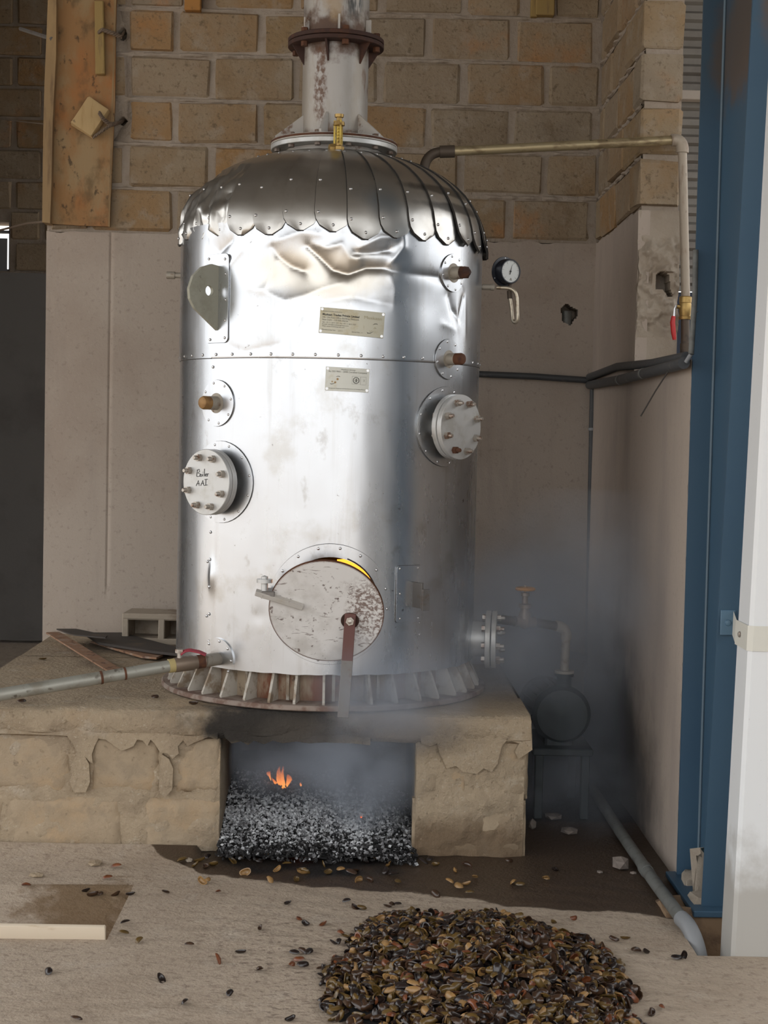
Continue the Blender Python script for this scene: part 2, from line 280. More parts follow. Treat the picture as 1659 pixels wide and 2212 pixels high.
# flame: glows orange, hotter low down, thin enough to see through
fm = bpy.data.materials.new('flame'); fm.use_nodes = True; n = fm.node_tree.nodes; l = fm.node_tree.links; n.clear()
o = n.new('ShaderNodeOutputMaterial'); e = n.new('ShaderNodeEmission'); t = n.new('ShaderNodeBsdfTransparent'); mx = n.new('ShaderNodeMixShader')
tx = n.new('ShaderNodeTexCoord'); sx_ = n.new('ShaderNodeSeparateXYZ'); cr = n.new('ShaderNodeValToRGB'); l.new(tx.outputs['Generated'], sx_.inputs[0]); l.new(sx_.outputs['Z'], cr.inputs[0])
cr.color_ramp.elements[0].color = (1.0, 0.36, 0.06, 1); cr.color_ramp.elements[1].color = (0.9, 0.16, 0.03, 1)
al = n.new('ShaderNodeMapRange'); l.new(sx_.outputs['Z'], al.inputs[0]); al.inputs[1].default_value = 0.25; al.inputs[2].default_value = 1.0; al.inputs[3].default_value = 0.85; al.inputs[4].default_value = 0.15
l.new(cr.outputs[0], e.inputs['Color']); e.inputs['Strength'].default_value = 1.5
l.new(al.outputs[0], mx.inputs[0]); l.new(t.outputs[0], mx.inputs[1]); l.new(e.outputs[0], mx.inputs[2]); l.new(mx.outputs[0], o.inputs['Surface'])
MT['flame'] = fm

# ------------------------------------------------------------------ mesh helpers
ORG = {}
class MB:
    def __init__(s): s.v = []; s.f = []; s.mi = []; s.cur = 0
    def add(s, vs, fs):
        b = len(s.v); s.v += [Vector(q) for q in vs]; s.f += [[i + b for i in q] for q in fs]; s.mi += [s.cur] * len(fs)
    def box(s, c, size, M=None, ch=0.0, jit=0.0):
        hx, hy, hz = (q / 2 for q in size); c = Vector(c); vs = []; fs = []
        if ch <= 0:
            vs = [Vector((x * hx, y * hy, z * hz)) for x in (-1, 1) for y in (-1, 1) for z in (-1, 1)]
            fs = [(0, 1, 3, 2), (4, 6, 7, 5), (0, 4, 5, 1), (2, 3, 7, 6), (0, 2, 6, 4), (1, 5, 7, 3)]
        else:
            ix = {}
            for sx in (-1, 1):
                for sy in (-1, 1):
                    for sz in (-1, 1):
                        for a in range(3):
                            q = [sx * (hx - ch), sy * (hy - ch), sz * (hz - ch)]; q[a] = (sx * hx, sy * hy, sz * hz)[a]
                            ix[(sx, sy, sz, a)] = len(vs); vs.append(Vector(q))
            for a in range(3):
                b, d = (a + 1) % 3, (a + 2) % 3
                for sg in (-1, 1):
                    def k(p, q):
                        t = [0, 0, 0]; t[a] = sg; t[b] = p; t[d] = q; return ix[(*t, a)]
                    q = [k(-1, -1), k(1, -1), k(1, 1), k(-1, 1)]; fs.append(q if sg > 0 else q[::-1])
                for p in (-1, 1):
                    for q in (-1, 1):
                        def kk(sa, face):
                            t = [0, 0, 0]; t[a] = sa; t[b] = p; t[d] = q; return ix[(*t, face)]
                        g = [kk(-1, b), kk(1, b), kk(1, d), kk(-1, d)]; fs.append(g if p * q > 0 else g[::-1])
            for sx in (-1, 1):
                for sy in (-1, 1):
                    for sz in (-1, 1):
                        g = [ix[(sx, sy, sz, a)] for a in range(3)]; fs.append(g if sx * sy * sz > 0 else g[::-1])
        if jit: vs = [q + Vector((rnd.uniform(-jit, jit), rnd.uniform(-jit, jit), rnd.uniform(-jit, jit))) for q in vs]
        s.add([(M @ (q + c)) if M else q + c for q in vs], fs); return s
    def tube(s, path, r, n=16, cap=True):
        path = [Vector(p) for p in path]; rs = r if isinstance(r, (list, tuple)) else [r] * len(path)
        vs = []; fs = []; prev = None
        for i, p in enumerate(path):
            d = (path[min(i + 1, len(path) - 1)] - path[max(i - 1, 0)]).normalized()
            if prev is None:
                a = d.cross(Vector((0, 0, 1)));
                if a.length < 1e-3: a = d.cross(Vector((1, 0, 0)))
            else: a = prev - d * prev.dot(d)
            a.normalize(); b = d.cross(a); prev = a
            for k in range(n): t = 2 * math.pi * k / n; vs.append(p + (a * math.cos(t) + b * math.sin(t)) * rs[i])
        for i in range(len(path) - 1):
            for k in range(n): k2 = (k + 1) % n; fs.append((i * n + k, i * n + k2, (i + 1) * n + k2, (i + 1) * n + k))
        if cap: fs.append(list(range(n))[::-1]); fs.append([(len(path) - 1) * n + k for k in range(n)])
        s.add(vs, fs); return s
    def lathe(s, prof, M=None, n=32, a0=0.0, a1=None):
        """prof: (r, h) along local z"""
        full = a1 is None; a1 = 2 * math.pi if full else a1; vs = []; fs = []; m = n if full else n + 1
        for r, h in prof:
            for k in range(m):
                t = a0 + (a1 - a0) * k / n; q = Vector((r * math.cos(t), r * math.sin(t), h)); vs.append(M @ q if M else q)
        for i in range(len(prof) - 1):
            for k in range(n): k2 = (k + 1) % m; fs.append((i * m + k, i * m + k2, (i + 1) * m + k2, (i + 1) * m + k))
        s.add(vs, fs); return s
    def disc(s, M, r, h0, h1, n=32, ch=0.0):
        pr = [(0, h0), (r - ch, h0), (r, h0 + ch), (r, h1 - ch), (r - ch, h1), (0, h1)] if ch else [(0, h0), (r, h0), (r, h1), (0, h1)]
        return s.lathe(pr, M, n)
    def prism(s, poly, M, h0, h1):
        """poly in local xy, extruded along local z"""
        n = len(poly)
        vs = [M @ Vector((x, y, h0)) for x, y in poly] + [M @ Vector((x, y, h1)) for x, y in poly]
        fs = [list(range(n))[::-1], [n + i for i in range(n)]] + [(i, (i + 1) % n, n + (i + 1) % n, n + i) for i in range(n)]
        s.add(vs, fs); return s
    def hexnut(s, M, r, h0, h1): return s.prism([(r * math.cos(R_(60 * k + 15)), r * math.sin(R_(60 * k + 15))) for k in range(6)], M, h0, h1)
    def dome(s, M, r, h=None, n=8):
        h = h or r * 0.6; return s.lathe([(r, 0), (r * 0.8, h * 0.65), (r * 0.35, h), (0.0001, h)], M, n)
    def patch(s, pts_uv, R0, th, steps=None):
        """thin plate hugging the boiler: outline (phi,z) fan-filled"""
        c = (sum(p[0] for p in pts_uv) / len(pts_uv), sum(p[1] for p in pts_uv) / len(pts_uv)); n = len(pts_uv); K = 6
        vs = [cp(c[0], c[1], R0 + th)]
        for k in range(1, K + 1):
            for p in pts_uv: vs.append(cp(c[0] + (p[0] - c[0]) * k / K, c[1] + (p[1] - c[1]) * k / K, R0 + th))
        for p in pts_uv: vs.append(cp(p[0], p[1], R0 - 0.004))
        fs = [(0, 1 + i, 1 + (i + 1) % n) for i in range(n)]
        for k in range(K):
            for i in range(n): j = (i + 1) % n; a = 1 + k * n; fs.append((a + i, a + n + i, a + n + j, a + j))
        s.add(vs, fs); return s
    def build(s, name, mats, parent=None, smooth=35, org=None):
        me = bpy.data.meshes.new(name)
        o0 = ORG[parent.name] if parent else (Vector(org) if org is not None else Vector((0, 0, 0)))
        me.from_pydata([tuple(q - o0) for q in s.v], [], s.f)
        mats = mats if isinstance(mats, (list, tuple)) else [mats]
        for q in mats: me.materials.append(MT[q])
        if len(mats) > 1: me.polygons.foreach_set('material_index', s.mi)
        bm = bmesh.new(); bm.from_mesh(me); bmesh.ops.remove_doubles(bm, verts=bm.verts, dist=1e-6); bmesh.ops.recalc_face_normals(bm, faces=bm.faces); bm.to_mesh(me); bm.free()
        if smooth:
            me.polygons.foreach_set('use_smooth', [True] * len(me.polygons)); me.set_sharp_from_angle(angle=R_(smooth))
        me.update()
        o = bpy.data.objects.new(name, me); COL.objects.link(o)
        if parent: o.parent = parent
        else: o.location = o0
        ORG[o.name] = o0
        return o
def tag(o, label=None, cat=None, group=None, kind=None):
    for k, v in (('label', label), ('category', cat), ('group', group), ('kind', kind)):
        if v: o[k] = v
    return o
def thing(name, loc, label, cat, group=None):
    o = bpy.data.objects.new(name, None); COL.objects.link(o); o.location = loc; o.empty_display_size = 0.1
    ORG[o.name] = Vector(loc); return tag(o, label, cat, group)
def struct(o): o['kind'] = 'structure'; return o
def arc(p0, p1, p2, n=8):
    """rounded bend from p0 to p2 around corner p1"""
    return [p0.lerp(p1, t).lerp(p1.lerp(p2, t), t) for t in [i / n for i in range(n + 1)]]

# ================================================================== SETTING
XR = 1.22; YB = 8.30; XL = -1.655; ZP = 2.665; ZTOP = 5.0
# ---- floor, with the channel on the left and the pit by the downpipe
def fz(x, y):
    z = 0.0
    if x < -0.785 and 5.02 < y < 5.60: z = -0.13 * min(1.0, (5.60 - y) / 0.50)
    if x > 1.115 and 4.95 < y < 5.36: z = -0.28
    if z == 0.0:
        z = 0.006 * noise.noise(Vector((x * 1.5, y * 1.5, 0)))
        # broom ridges sweeping in an arc
        a = math.sin((x * 0.30 + y + 0.12 * (x - 0.5) ** 2) * 58 + 9 * noise.noise(Vector((x * 1.2, y * 1.2, 3.0)))) if y < 5.75 else 0
        z += 0.0014 * a * max(0, min(1, 0.6 + 1.5 * noise.noise(Vector((x * 1.7 + 5, y * 1.7, 9)))))
        if y > 5.8: z += 0.03 * max(0, 1 - (6.10 - y) / 0.22) ** 2 * (1 if x < -0.6 else 0) * (y < 6.1)
    return z
xs = [-1.9 + 0.0175 * i for i in range(218)]; ys = [4.2 + 0.0175 * i for i in range(140)] + [6.65 + 0.06 * i for i in range(1, 30)]
for lst, keys in ((xs, (-0.785, 1.115)), (ys, (5.02, 4.95, 5.36))):
    for k in keys: lst += [k - 0.001, k + 0.001]
    lst.sort()
b = MB(); nx = len(xs)
b.v = [Vector((x, y, fz(x, y))) for y in ys for x in xs]
b.f = [(j * nx + i, j * nx + i + 1, (j + 1) * nx + i + 1, (j + 1) * nx + i) for j in range(len(ys) - 1) for i in range(nx - 1)]; b.mi = [0] * len(b.f)
fl = b.build('floor', 'floor', smooth=50); struct(fl)
# stains that lie on the concrete: the wet patch, the soot before the firebox, the mouldy channel
wet_front = [(-1.0, 6.6), (-0.75, 6.02), (-0.55, 5.80), (-0.2, 5.66), (0.25, 5.60), (0.55, 5.47), (0.75, 5.42), (0.95, 5.40), (1.10, 5.33), (1.6, 5.30)]
def wf(x):
    if x <= wet_front[0][0]: return 99
    for (x0, y0), (x1, y1) in zip(wet_front, wet_front[1:]):
        if x < x1: return y0 + (y1 - y0) * (x - x0) / (x1 - x0)
    return 5.3
for nm in ('wet', 'soot', 'mould'): fl.data.attributes.new(nm, 'FLOAT', 'POINT')
wv, sv, mv = [], [], []
for q in fl.data.vertices:
    x, y, z = q.co
    wv.append(max(0, min(1, 0.5 + (y - wf(x)) * 6)))
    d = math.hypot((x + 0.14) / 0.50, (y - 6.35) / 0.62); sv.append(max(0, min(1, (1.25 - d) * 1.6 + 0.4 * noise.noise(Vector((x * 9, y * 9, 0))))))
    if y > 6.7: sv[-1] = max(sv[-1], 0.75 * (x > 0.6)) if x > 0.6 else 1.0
    m_ = 0.0
    if x < -0.785 and 5.03 < y < 5.62: m_ = max(0, 0.9 - abs(x + 0.92) * 1.7) + max(0, 0.75 - (y - 5.02) * 4)
    if 5.5 < y < 5.75 and x < -0.5: m_ = max(m_, 0.55 - abs(x + 0.85) * 1.2)
    mv.append(min(1, m_))
for nm, vv in (('wet', wv), ('soot', sv), ('mould', mv)): fl.data.attributes[nm].data.foreach_set('value', vv)
b = MB(); b.box((0, 12, -0.35), (70, 70, 0.04)); struct(b.build('ground', 'ground'))
b = MB(); b.box((-4.9, 6.0, -0.17), (6.0, 14.0, 0.3)); b.box((0, 1.6, -0.17), (3.8, 5.2, 0.3)); b.box((4.4, 1.6, -0.17), (5.0, 5.2, 0.3)); b.box((0, 10.6, -0.17), (3.8, 4.4, 0.3))
o = b.build('floor_apron', 'floor'); struct(o)

# ---- back wall
GR = 0.0
def block_piece(name, parent, c, size, ch=0.012, mat='block'):
    m_ = MB(); m_.box(c, size, ch=ch, jit=0.0065); return m_.build(name, mat, parent, smooth=25)
b = MB()
b.box(((XL + XR + 0.4) / 2, YB + 0.110, (ZP + ZTOP) / 2), (XR + 0.4 - XL, 0.20, ZTOP - ZP))
b.box(((XL + XR + 0.4) / 2, YB + 0.175, ZP / 2), (XR + 0.4 - XL, 0.10, ZP))
wall_back = struct(b.build('wall_back', 'mortar', org=(0, YB + 0.1, 0)))
# holes where the ties pass through and where timber ends sit
def cut(obj, cutters):
    for c in cutters:
        md = obj.modifiers.new('cut', 'BOOLEAN'); md.operation = 'DIFFERENCE'; md.solver = 'EXACT'; md.object = c
    dg = bpy.context.evaluated_depsgraph_get(); me = bpy.data.meshes.new_from_object(obj.evaluated_get(dg))
    obj.modifiers.clear(); old = obj.data; obj.data = me; me.name = obj.name
    for c in cutters: bpy.data.objects.remove(c)
tie1, tie2 = at(266, 74, YB + 0.02), at(266, 262, YB + 0.02)
cs = []
for k, t in enumerate((tie1, tie2)):
    q = MB(); q.prism([((0.022 + 0.008 * math.sin(5 * a + k)) * math.cos(a), 0.038 * (1 - 0.3 * k) * math.sin(a)) for a in [2 * math.pi * i / 9 for i in range(9)]], frame_to(t, Vector((0, -1, 0))), -0.14, 0.1)
    cs.append(q.build('c', 'mortar'))
bpy.context.view_layer.update(); cut(wall_back, cs)
CH = 0.2315
rows = []
jo = [XL] + [at(u, 70, YB).x for u in (383, 567)]
p0 = at(383, 70, YB).x; pitch = (at(1109, 85, YB).x - p0) / 4
for r in range(0, 9):
    z0 = ZP + 0.004 + r * CH; off = 0 if r % 2 == 0 else pitch * 0.42
    if z0 > 4.75: break
    x = p0 - 3 * pitch + off
    while x < XR:
        x0, x1 = max(x, XL + 0.005), min(x + pitch, XR + 0.003)
        if x1 - x0 > 0.08:
            g = 0.011 + rnd.uniform(0, 0.010); zt = rnd.uniform(-0.004, 0.004); mid = (x0 + x1) / 2
            # gaps left for the timber ends and the tie holes
            skip = False
            for t, wd_ in ((at(422, 8, YB), 0.055), (at(1160, 20, YB), 0.075)):
                if abs(mid - t.x) < 0.30 and z0 < t.z < z0 + CH:
                    for a0, a1 in ((x0, t.x - wd_), (t.x + wd_, x1)):
                        if a1 - a0 > 0.05: block_piece('block', wall_back, ((a0 + a1) / 2, YB + 0.045, z0 + CH / 2), (a1 - a0 - 2 * g, 0.09, CH - 0.026))
                    skip = True
            if not skip:
                xa = x0
                for t in (tie1, tie2):
                    if x0 < t.x + 0.03 < x0 + 0.25 and z0 - 0.02 < t.z < z0 + CH: xa = t.x + 0.02
                block_piece('block', wall_back, ((xa + x1) / 2, YB + 0.045 + rnd.uniform(-0.004, 0.005), z0 + CH / 2 + zt), (x1 - xa - 2 * g, 0.09, CH - 0.022 - rnd.uniform(0, 0.008)))
        x += pitch
# mortar squeezed out along the bed joints, lumpy
def squeeze(name, parent, x0, x1, y, z, amp=0.012, h=0.022, axis='x', mat='mortar'):
    m_ = MB(); n_ = int((x1 - x0) / 0.02); vs = []; fs = []
    for i in range(n_ + 1):
        x = x0 + (x1 - x0) * i / n_; k = noise.noise(Vector((x * 17, z * 31, y))); d = max(0.0, amp * (0.35 + k)); hh = h * (0.75 + 0.5 * noise.noise(Vector((x * 23, z * 7, 4))))
        for dz, dd_ in ((-hh / 2, 0), (-hh / 5, d), (hh / 4, d * 0.9), (hh / 2, 0)):
            vs.append((x, y - dd_, z + dz) if axis == 'x' else (y - dd_, x, z + dz))
    for i in range(n_):
        for j in range(3): fs.append((i * 4 + j, i * 4 + 4 + j, i * 4 + 5 + j, i * 4 + 1 + j))
    m_.add(vs, fs); return m_.build(name, mat, parent)
for r in range(1, 9):
    z = ZP + r * CH
    if z < 4.6: squeeze('mortar_bed', wall_back, XL + 0.01, XR - 0.005, YB + 0.0095, z, 0.016, 0.030)
# plaster over the lower wall, ragged along its top, with a chased groove and a hole
hole_c = at(1228, 680, YB)
hole_poly = [(0.044 * (1 + 0.22 * math.sin(3 * a + 1)) * math.cos(a), 0.052 * (1 + 0.16 * math.sin(4 * a)) * math.sin(a)) for a in [2 * math.pi * i / 24 for i in range(24)]]
def inside(poly, x, y):
    c = False; n_ = len(poly)
    for i in range(n_):
        (x0, y0), (x1, y1) = poly[i], poly[i - 1]
        if (y0 > y) != (y1 > y) and x < (x1 - x0) * (y - y0) / (y1 - y0) + x0: c = not c
    return c
def sheet(us, vs_, pos, keep=None, back=None):
    """grid of quads pos(u,v); boundary of removed faces is walled back to back(u,v)"""
    m_ = MB(); nu = len(us); m_.v = [Vector(pos(u, v)) for v in vs_ for u in us]; used = {}
    for j in range(len(vs_) - 1):
        for i in range(nu - 1):
            if keep is None or keep((us[i] + us[i + 1]) / 2, (vs_[j] + vs_[j + 1]) / 2): used[(i, j)] = 1
    m_.f = [(j * nu + i, j * nu + i + 1, (j + 1) * nu + i + 1, (j + 1) * nu + i) for i, j in used]
    if back:
        cnt = {}
        for f in m_.f:
            for k in range(4): e = tuple(sorted((f[k], f[(k + 1) % 4]))); cnt[e] = cnt.get(e, 0) + 1
        ext = {}
        def bk(a):
            if a not in ext: ext[a] = len(m_.v); m_.v.append(Vector(back(us[a % nu], vs_[a // nu])))
            return ext[a]
        for (a, c_), k in list(cnt.items()):
            if k == 1: m_.f.append((a, c_, bk(c_), bk(a)))
    m_.mi = [0] * len(m_.f); return m_
gx = at(235, 900, YB).x; gz0, gz1 = at(235, 1285, YB).z, at(235, 495, YB).z
us = sorted([XL + (XR - XL) * i / 80 for i in range(81)] + [gx - 0.008, gx, gx + 0.008] + [hole_c.x - 0.07 + 0.007 * i for i in range(21)])
vs_ = sorted([ZP * i / 70 for i in range(71)] + [hole_c.z - 0.07 + 0.007 * i for i in range(21)])
def ppos(u, v):
    y = YB - 0.006 + 0.006 * noise.noise(Vector((u * 2, v * 2, 0)))
    if abs(u - gx) < 0.002 and v > gz0: y += 0.007
    if v > ZP - 0.02: v += 0.018 * noise.noise(Vector((u * 11, 0, 7)))
    return (u, y, v)
sheet(us, vs_, ppos, lambda u, v: not inside(hole_poly, u - hole_c.x, v - hole_c.z), lambda u, v: (u, YB + 0.12, v)).build('plaster', 'plaster', wall_back, smooth=50)
m_ = MB(); m_.tube([(hole_c.x - 0.005, YB + 0.02, hole_c.z - 0.07), (hole_c.x - 0.005, YB + 0.02, hole_c.z + 0.02)], 0.025, 12); m_.build('pipe_stub', 'grey_pvc', wall_back)
# timber ends
for (u, v, wdt, hgt, mt_, lb) in ((418, 6, 0.052, 0.10, 'timber_orange', 'short orange timber end set in the block wall, left of the flue'), (1176, 12, 0.060, 0.12, 'timber_yellow', 'yellow timber end set in the block wall right of the flue')):
    c = at(u, v, YB); m_ = MB(); m_.box((c.x, YB + 0.06, c.z + 0.0), (wdt * 1.6, 0.22, hgt), ch=0.004)
    if u > 500: m_.box((c.x - 0.055, YB + 0.07, c.z - 0.02), (0.035, 0.2, 0.09), ch=0.003)
    tag(m_.build('timber_end', mt_, org=(c.x, YB + 0.06, c.z)), lb, 'timber')

# ---- right wall: low plastered wall, block wall with a rough end above it
YE = 7.03; YL = 5.80
b = MB()
b.box((XR + 0.095, (YE + YB) / 2 + 0.01, (ZP + ZTOP) / 2), (0.165, YB - YE - 0.02, ZTOP - ZP)); b.box((XR + 0.105, (YE + YB) / 2 + 0.06, (1.94 + ZP) / 2), (0.16, YB - YE - 0.12, ZP - 1.94))
b.box((XR + 0.10, (YL + YB) / 2 + 0.02, 0.97), (0.17, YB - YL - 0.04, 1.94))
wall_right = struct(b.build('wall_right', 'mortar', org=(XR + 0.1, 6.9, 0)))
us = [YL + (YB - YL) * i / 60 for i in range(61)]; vl = [1.945 * i / 50 for i in range(51)]
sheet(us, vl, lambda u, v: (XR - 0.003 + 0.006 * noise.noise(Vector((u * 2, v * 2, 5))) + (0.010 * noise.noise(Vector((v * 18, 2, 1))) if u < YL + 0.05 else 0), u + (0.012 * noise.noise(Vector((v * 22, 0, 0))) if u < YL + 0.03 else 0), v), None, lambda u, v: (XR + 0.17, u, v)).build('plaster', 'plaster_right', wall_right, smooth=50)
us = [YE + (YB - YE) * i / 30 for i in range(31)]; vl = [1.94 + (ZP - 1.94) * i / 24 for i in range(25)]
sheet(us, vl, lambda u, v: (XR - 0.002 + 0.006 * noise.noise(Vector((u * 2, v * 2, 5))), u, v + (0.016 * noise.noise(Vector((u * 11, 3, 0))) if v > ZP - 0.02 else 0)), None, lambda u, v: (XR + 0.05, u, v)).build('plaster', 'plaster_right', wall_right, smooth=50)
hc = at(1432, 612, YE); hp = [(-0.036, -0.03), (-0.036, 0.038), (-0.008, 0.052), (0.026, 0.036), (0.030, -0.02), (0.045, -0.06), (0.02, -0.055), (0.0, -0.03)]
us = [XR + 0.185 * i / 37 for i in range(38)]; vl = [1.94 + (ZP - 1.94) * i / 120 for i in range(121)]
def epos(u, v):
    k = max(0, min(1, (v - 2.10) / 0.06)) * max(0, min(1, (2.56 - v) / 0.05)); r = 0.035 * noise.fractal(Vector((u * 16, v * 16, 0)), 1.0, 2.0, 4)
    edge = 0.012 * noise.noise(Vector((v * 20, 5, 0))) if u < XR + 0.01 else 0
    return (u + edge, YE + r * k * (0 if max(abs(u - hc.x), abs(v - hc.z)) < 0.05 else 1) + 0.004 * noise.noise(Vector((u * 9, v * 9, 2))) - 0.012 * k, v)
sheet(us, vl, epos, lambda u, v: not inside(hp, u - hc.x, v - hc.z), lambda u, v: (u, YE + 0.11, v)).build('broken_end', 'cement', wall_right, smooth=60)
for r in range(0, 10):
    z0 = ZP + 0.004 + r * CH
    if z0 > 4.75: break
    y = YE - (0.0 if r % 2 else 0.22)
    while y < YB - 0.02:
        y0, y1 = max(y, YE + rnd.uniform(-0.008, 0.004)), min(y + 0.445, YB - 0.002)
        if y1 - y0 > 0.06:
            block_piece('block', wall_right, (XR + 0.09 + rnd.uniform(-0.006, 0.004), (y0 + y1) / 2, z0 + CH / 2), (0.186, y1 - y0 - (0.018 if y0 > YE + 0.05 else 0.004), CH - 0.026))
        y += 0.445
    if r: squeeze('mortar_bed', wall_right, YE + 0.01, YB - 0.02, XR + 0.006, z0, 0.022, 0.026, axis='y')

# ---- the dark room beyond the opening on the left
YF = 12.1
wx0, wx1, wz0, wz1 = at(-40, 0, YF).x, at(20, 530, YF).x, at(10, 585, YF).z, at(10, 478, YF).z
b = MB()
b.box(((-6 + wx0) / 2, YF + 0.15, 2.5), (wx0 + 6, 0.26, 5.0)); b.box(((wx1 + 1.6) / 2, YF + 0.15, 2.5), (1.6 - wx1, 0.26, 5.0))
b.box(((wx0 + wx1) / 2, YF + 0.15, wz0 / 2), (wx1 - wx0, 0.26, wz0)); b.box(((wx0 + wx1) / 2, YF + 0.15, (wz1 + 5) / 2), (wx1 - wx0, 0.26, 5 - wz1))
wall_far = struct(b.build('wall_far', 'mortar', org=(-2.2, YF, 0)))
zf = at(50, 590, YF).z
us = [-6 + 0.2 * i for i in range(39)]; vl = [zf * i / 12 for i in range(13)]
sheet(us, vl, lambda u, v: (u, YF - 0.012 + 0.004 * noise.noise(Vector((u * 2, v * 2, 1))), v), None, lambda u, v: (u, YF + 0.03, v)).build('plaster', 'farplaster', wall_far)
for r in range(9):
    z0 = zf + 0.01 + r * CH
    x = -4.0 + (0.22 if r % 2 else 0)
    if z0 > 4.75: break
    while x < -1.7:
        x1 = x + 0.43
        segs = [(x, x1)]
        if z0 < wz1 and z0 + CH > wz0: segs = [(x, min(x1, wx0))] + [(max(x, wx1), x1)]
        for a0, a1 in segs:
            if a1 - a0 > 0.06: block_piece('block', wall_far, ((a0 + a1) / 2, YF + 0.02, z0 + CH / 2), (a1 - a0 - 0.022, 0.06, CH - 0.024))
        x += 0.447
b = MB()
for (x, z, w_, h_) in ((wx0 + 0.01, (wz0 + wz1) / 2, 0.02, wz1 - wz0), (wx1 - 0.01, (wz0 + wz1) / 2, 0.02, wz1 - wz0), ((wx0 + wx1) / 2, wz1 - 0.07, wx1 - wx0, 0.02), ((wx0 + wx1) / 2, wz0 + 0.01, wx1 - wx0, 0.02)): b.box((x, YF + 0.1, z), (w_, 0.05, h_))
b.box(((wx0 + wx1) / 2 - 0.02, YF + 0.16, (wz0 + wz1) / 2 - 0.05), (wx1 - wx0 - 0.06, 0.004, wz1 - wz0 - 0.12))
struct(b.build('window_1', 'grey_pvc_pale', org=((wx0 + wx1) / 2, YF + 0.1, wz0)))
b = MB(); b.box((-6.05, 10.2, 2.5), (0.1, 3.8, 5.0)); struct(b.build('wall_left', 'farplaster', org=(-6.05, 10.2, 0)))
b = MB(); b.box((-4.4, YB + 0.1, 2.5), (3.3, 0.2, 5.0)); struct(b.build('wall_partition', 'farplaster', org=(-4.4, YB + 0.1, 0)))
b = MB(); b.box((3.9, 3.0, 1.1), (0.2, 9.0, 2.8)); struct(b.build('added_sky_blocker', 'farplaster', org=(3.9, 3.0, 0)))  # unseen wall, added to block low sky from the right
# ---- roof overhead
b = MB()
x = -7.0
while x < 5.0:
    b.add([(x, -1.6, 5.02), (x + 0.06, -1.6, 5.06), (x + 0.14, -1.6, 5.06), (x + 0.2, -1.6, 5.02), (x, 13.0, 5.02), (x + 0.06, 13.0, 5.06), (x + 0.14, 13.0, 5.06), (x + 0.2, 13.0, 5.02)], [(0, 1, 5, 4), (1, 2, 6, 5), (2, 3, 7, 6)]); x += 0.2
struct(b.build('ceiling', 'roof', smooth=0))
# ---- cladding and dark steel seen past the end of the right wall
YC = 9.6
b = MB(); z = 2.55; vs = []; fs = []; k = 0
while z < 5.0:
    for dz, dy in ((0, 0), (0.035, 0.0), (0.05, -0.03), (0.085, -0.03)): vs += [(1.55, YC + dy, z + dz), (3.6, YC + dy, z + dz)]; k += 1
    z += 0.105
fs = [(2 * i, 2 * i + 1, 2 * i + 3, 2 * i + 2) for i in range(k - 1)]
b.add(vs, fs); struct(b.build('wall_cladding', 'cladding', smooth=0, org=(2.5, YC, 2.55)))
c0, c1 = at(1495, 215, YC - 0.15), at(1495, 195, YC - 0.15)
b = MB(); b.box((2.5, YC - 0.12, (c0.z + c1.z) / 2), (1.9, 0.08, c1.z - c0.z), ch=0.004); tag(b.build('sheeting_rail', 'beam_pale', org=(2.5, YC - 0.12, c0.z)), 'pale horizontal rail across the grey corrugated cladding behind the blue column', 'rail')
b = MB(); b.box((2.4, YC - 0.02, 1.27), (1.75, 0.06, 2.54)); struct(b.build('wall_dark', 'navy', org=(2.4, YC, 0)))

# ---- blue tapered steel column
col = thing('steel_column', (1.30, 5.6, 0), 'tall blue tapered steel column at the end of the right wall', 'column')
T = 0.105          # lean of the front flange per metre
def yf(z): return 5.40 - T * z
b = MB(); b.box((1.30, 5.785, 2.52), (0.17, 0.014, 5.0)); b.build('rear_flange', 'blue_paint', col)
def slab_yz(x0, x1, pts):
    m_ = MB(); n_ = len(pts); m_.add([(x0, y, z) for y, z in pts] + [(x1, y, z) for y, z in pts], [list(range(n_))[::-1], [n_ + i for i in range(n_)]] + [(i, (i + 1) % n_, n_ + (i + 1) % n_, n_ + i) for i in range(n_)]); return m_
slab_yz(1.297, 1.305, [(yf(0.03), 0.03), (5.78, 0.03), (5.78, 5.0), (yf(5), 5.0)]).build('web', 'blue_paint', col)
slab_yz(1.222, 1.39, [(yf(0.03) - 0.014, 0.03), (yf(0.03), 0.03), (yf(5), 5.0), (yf(5) - 0.014, 5.0)]).build('front_flange', 'blue_paint', col)
b = MB(); b.box((1.30, 5.57, 0.02), (0.24, 0.50, 0.022), ch=0.003); b.build('base_plate', 'blue_paint', col)
b = MB(); b.tube([(1.292, 5.774, 0.05), (1.292, 5.774, 4.9)], 0.006, 6); b.build('weld_bead', 'weld', col)
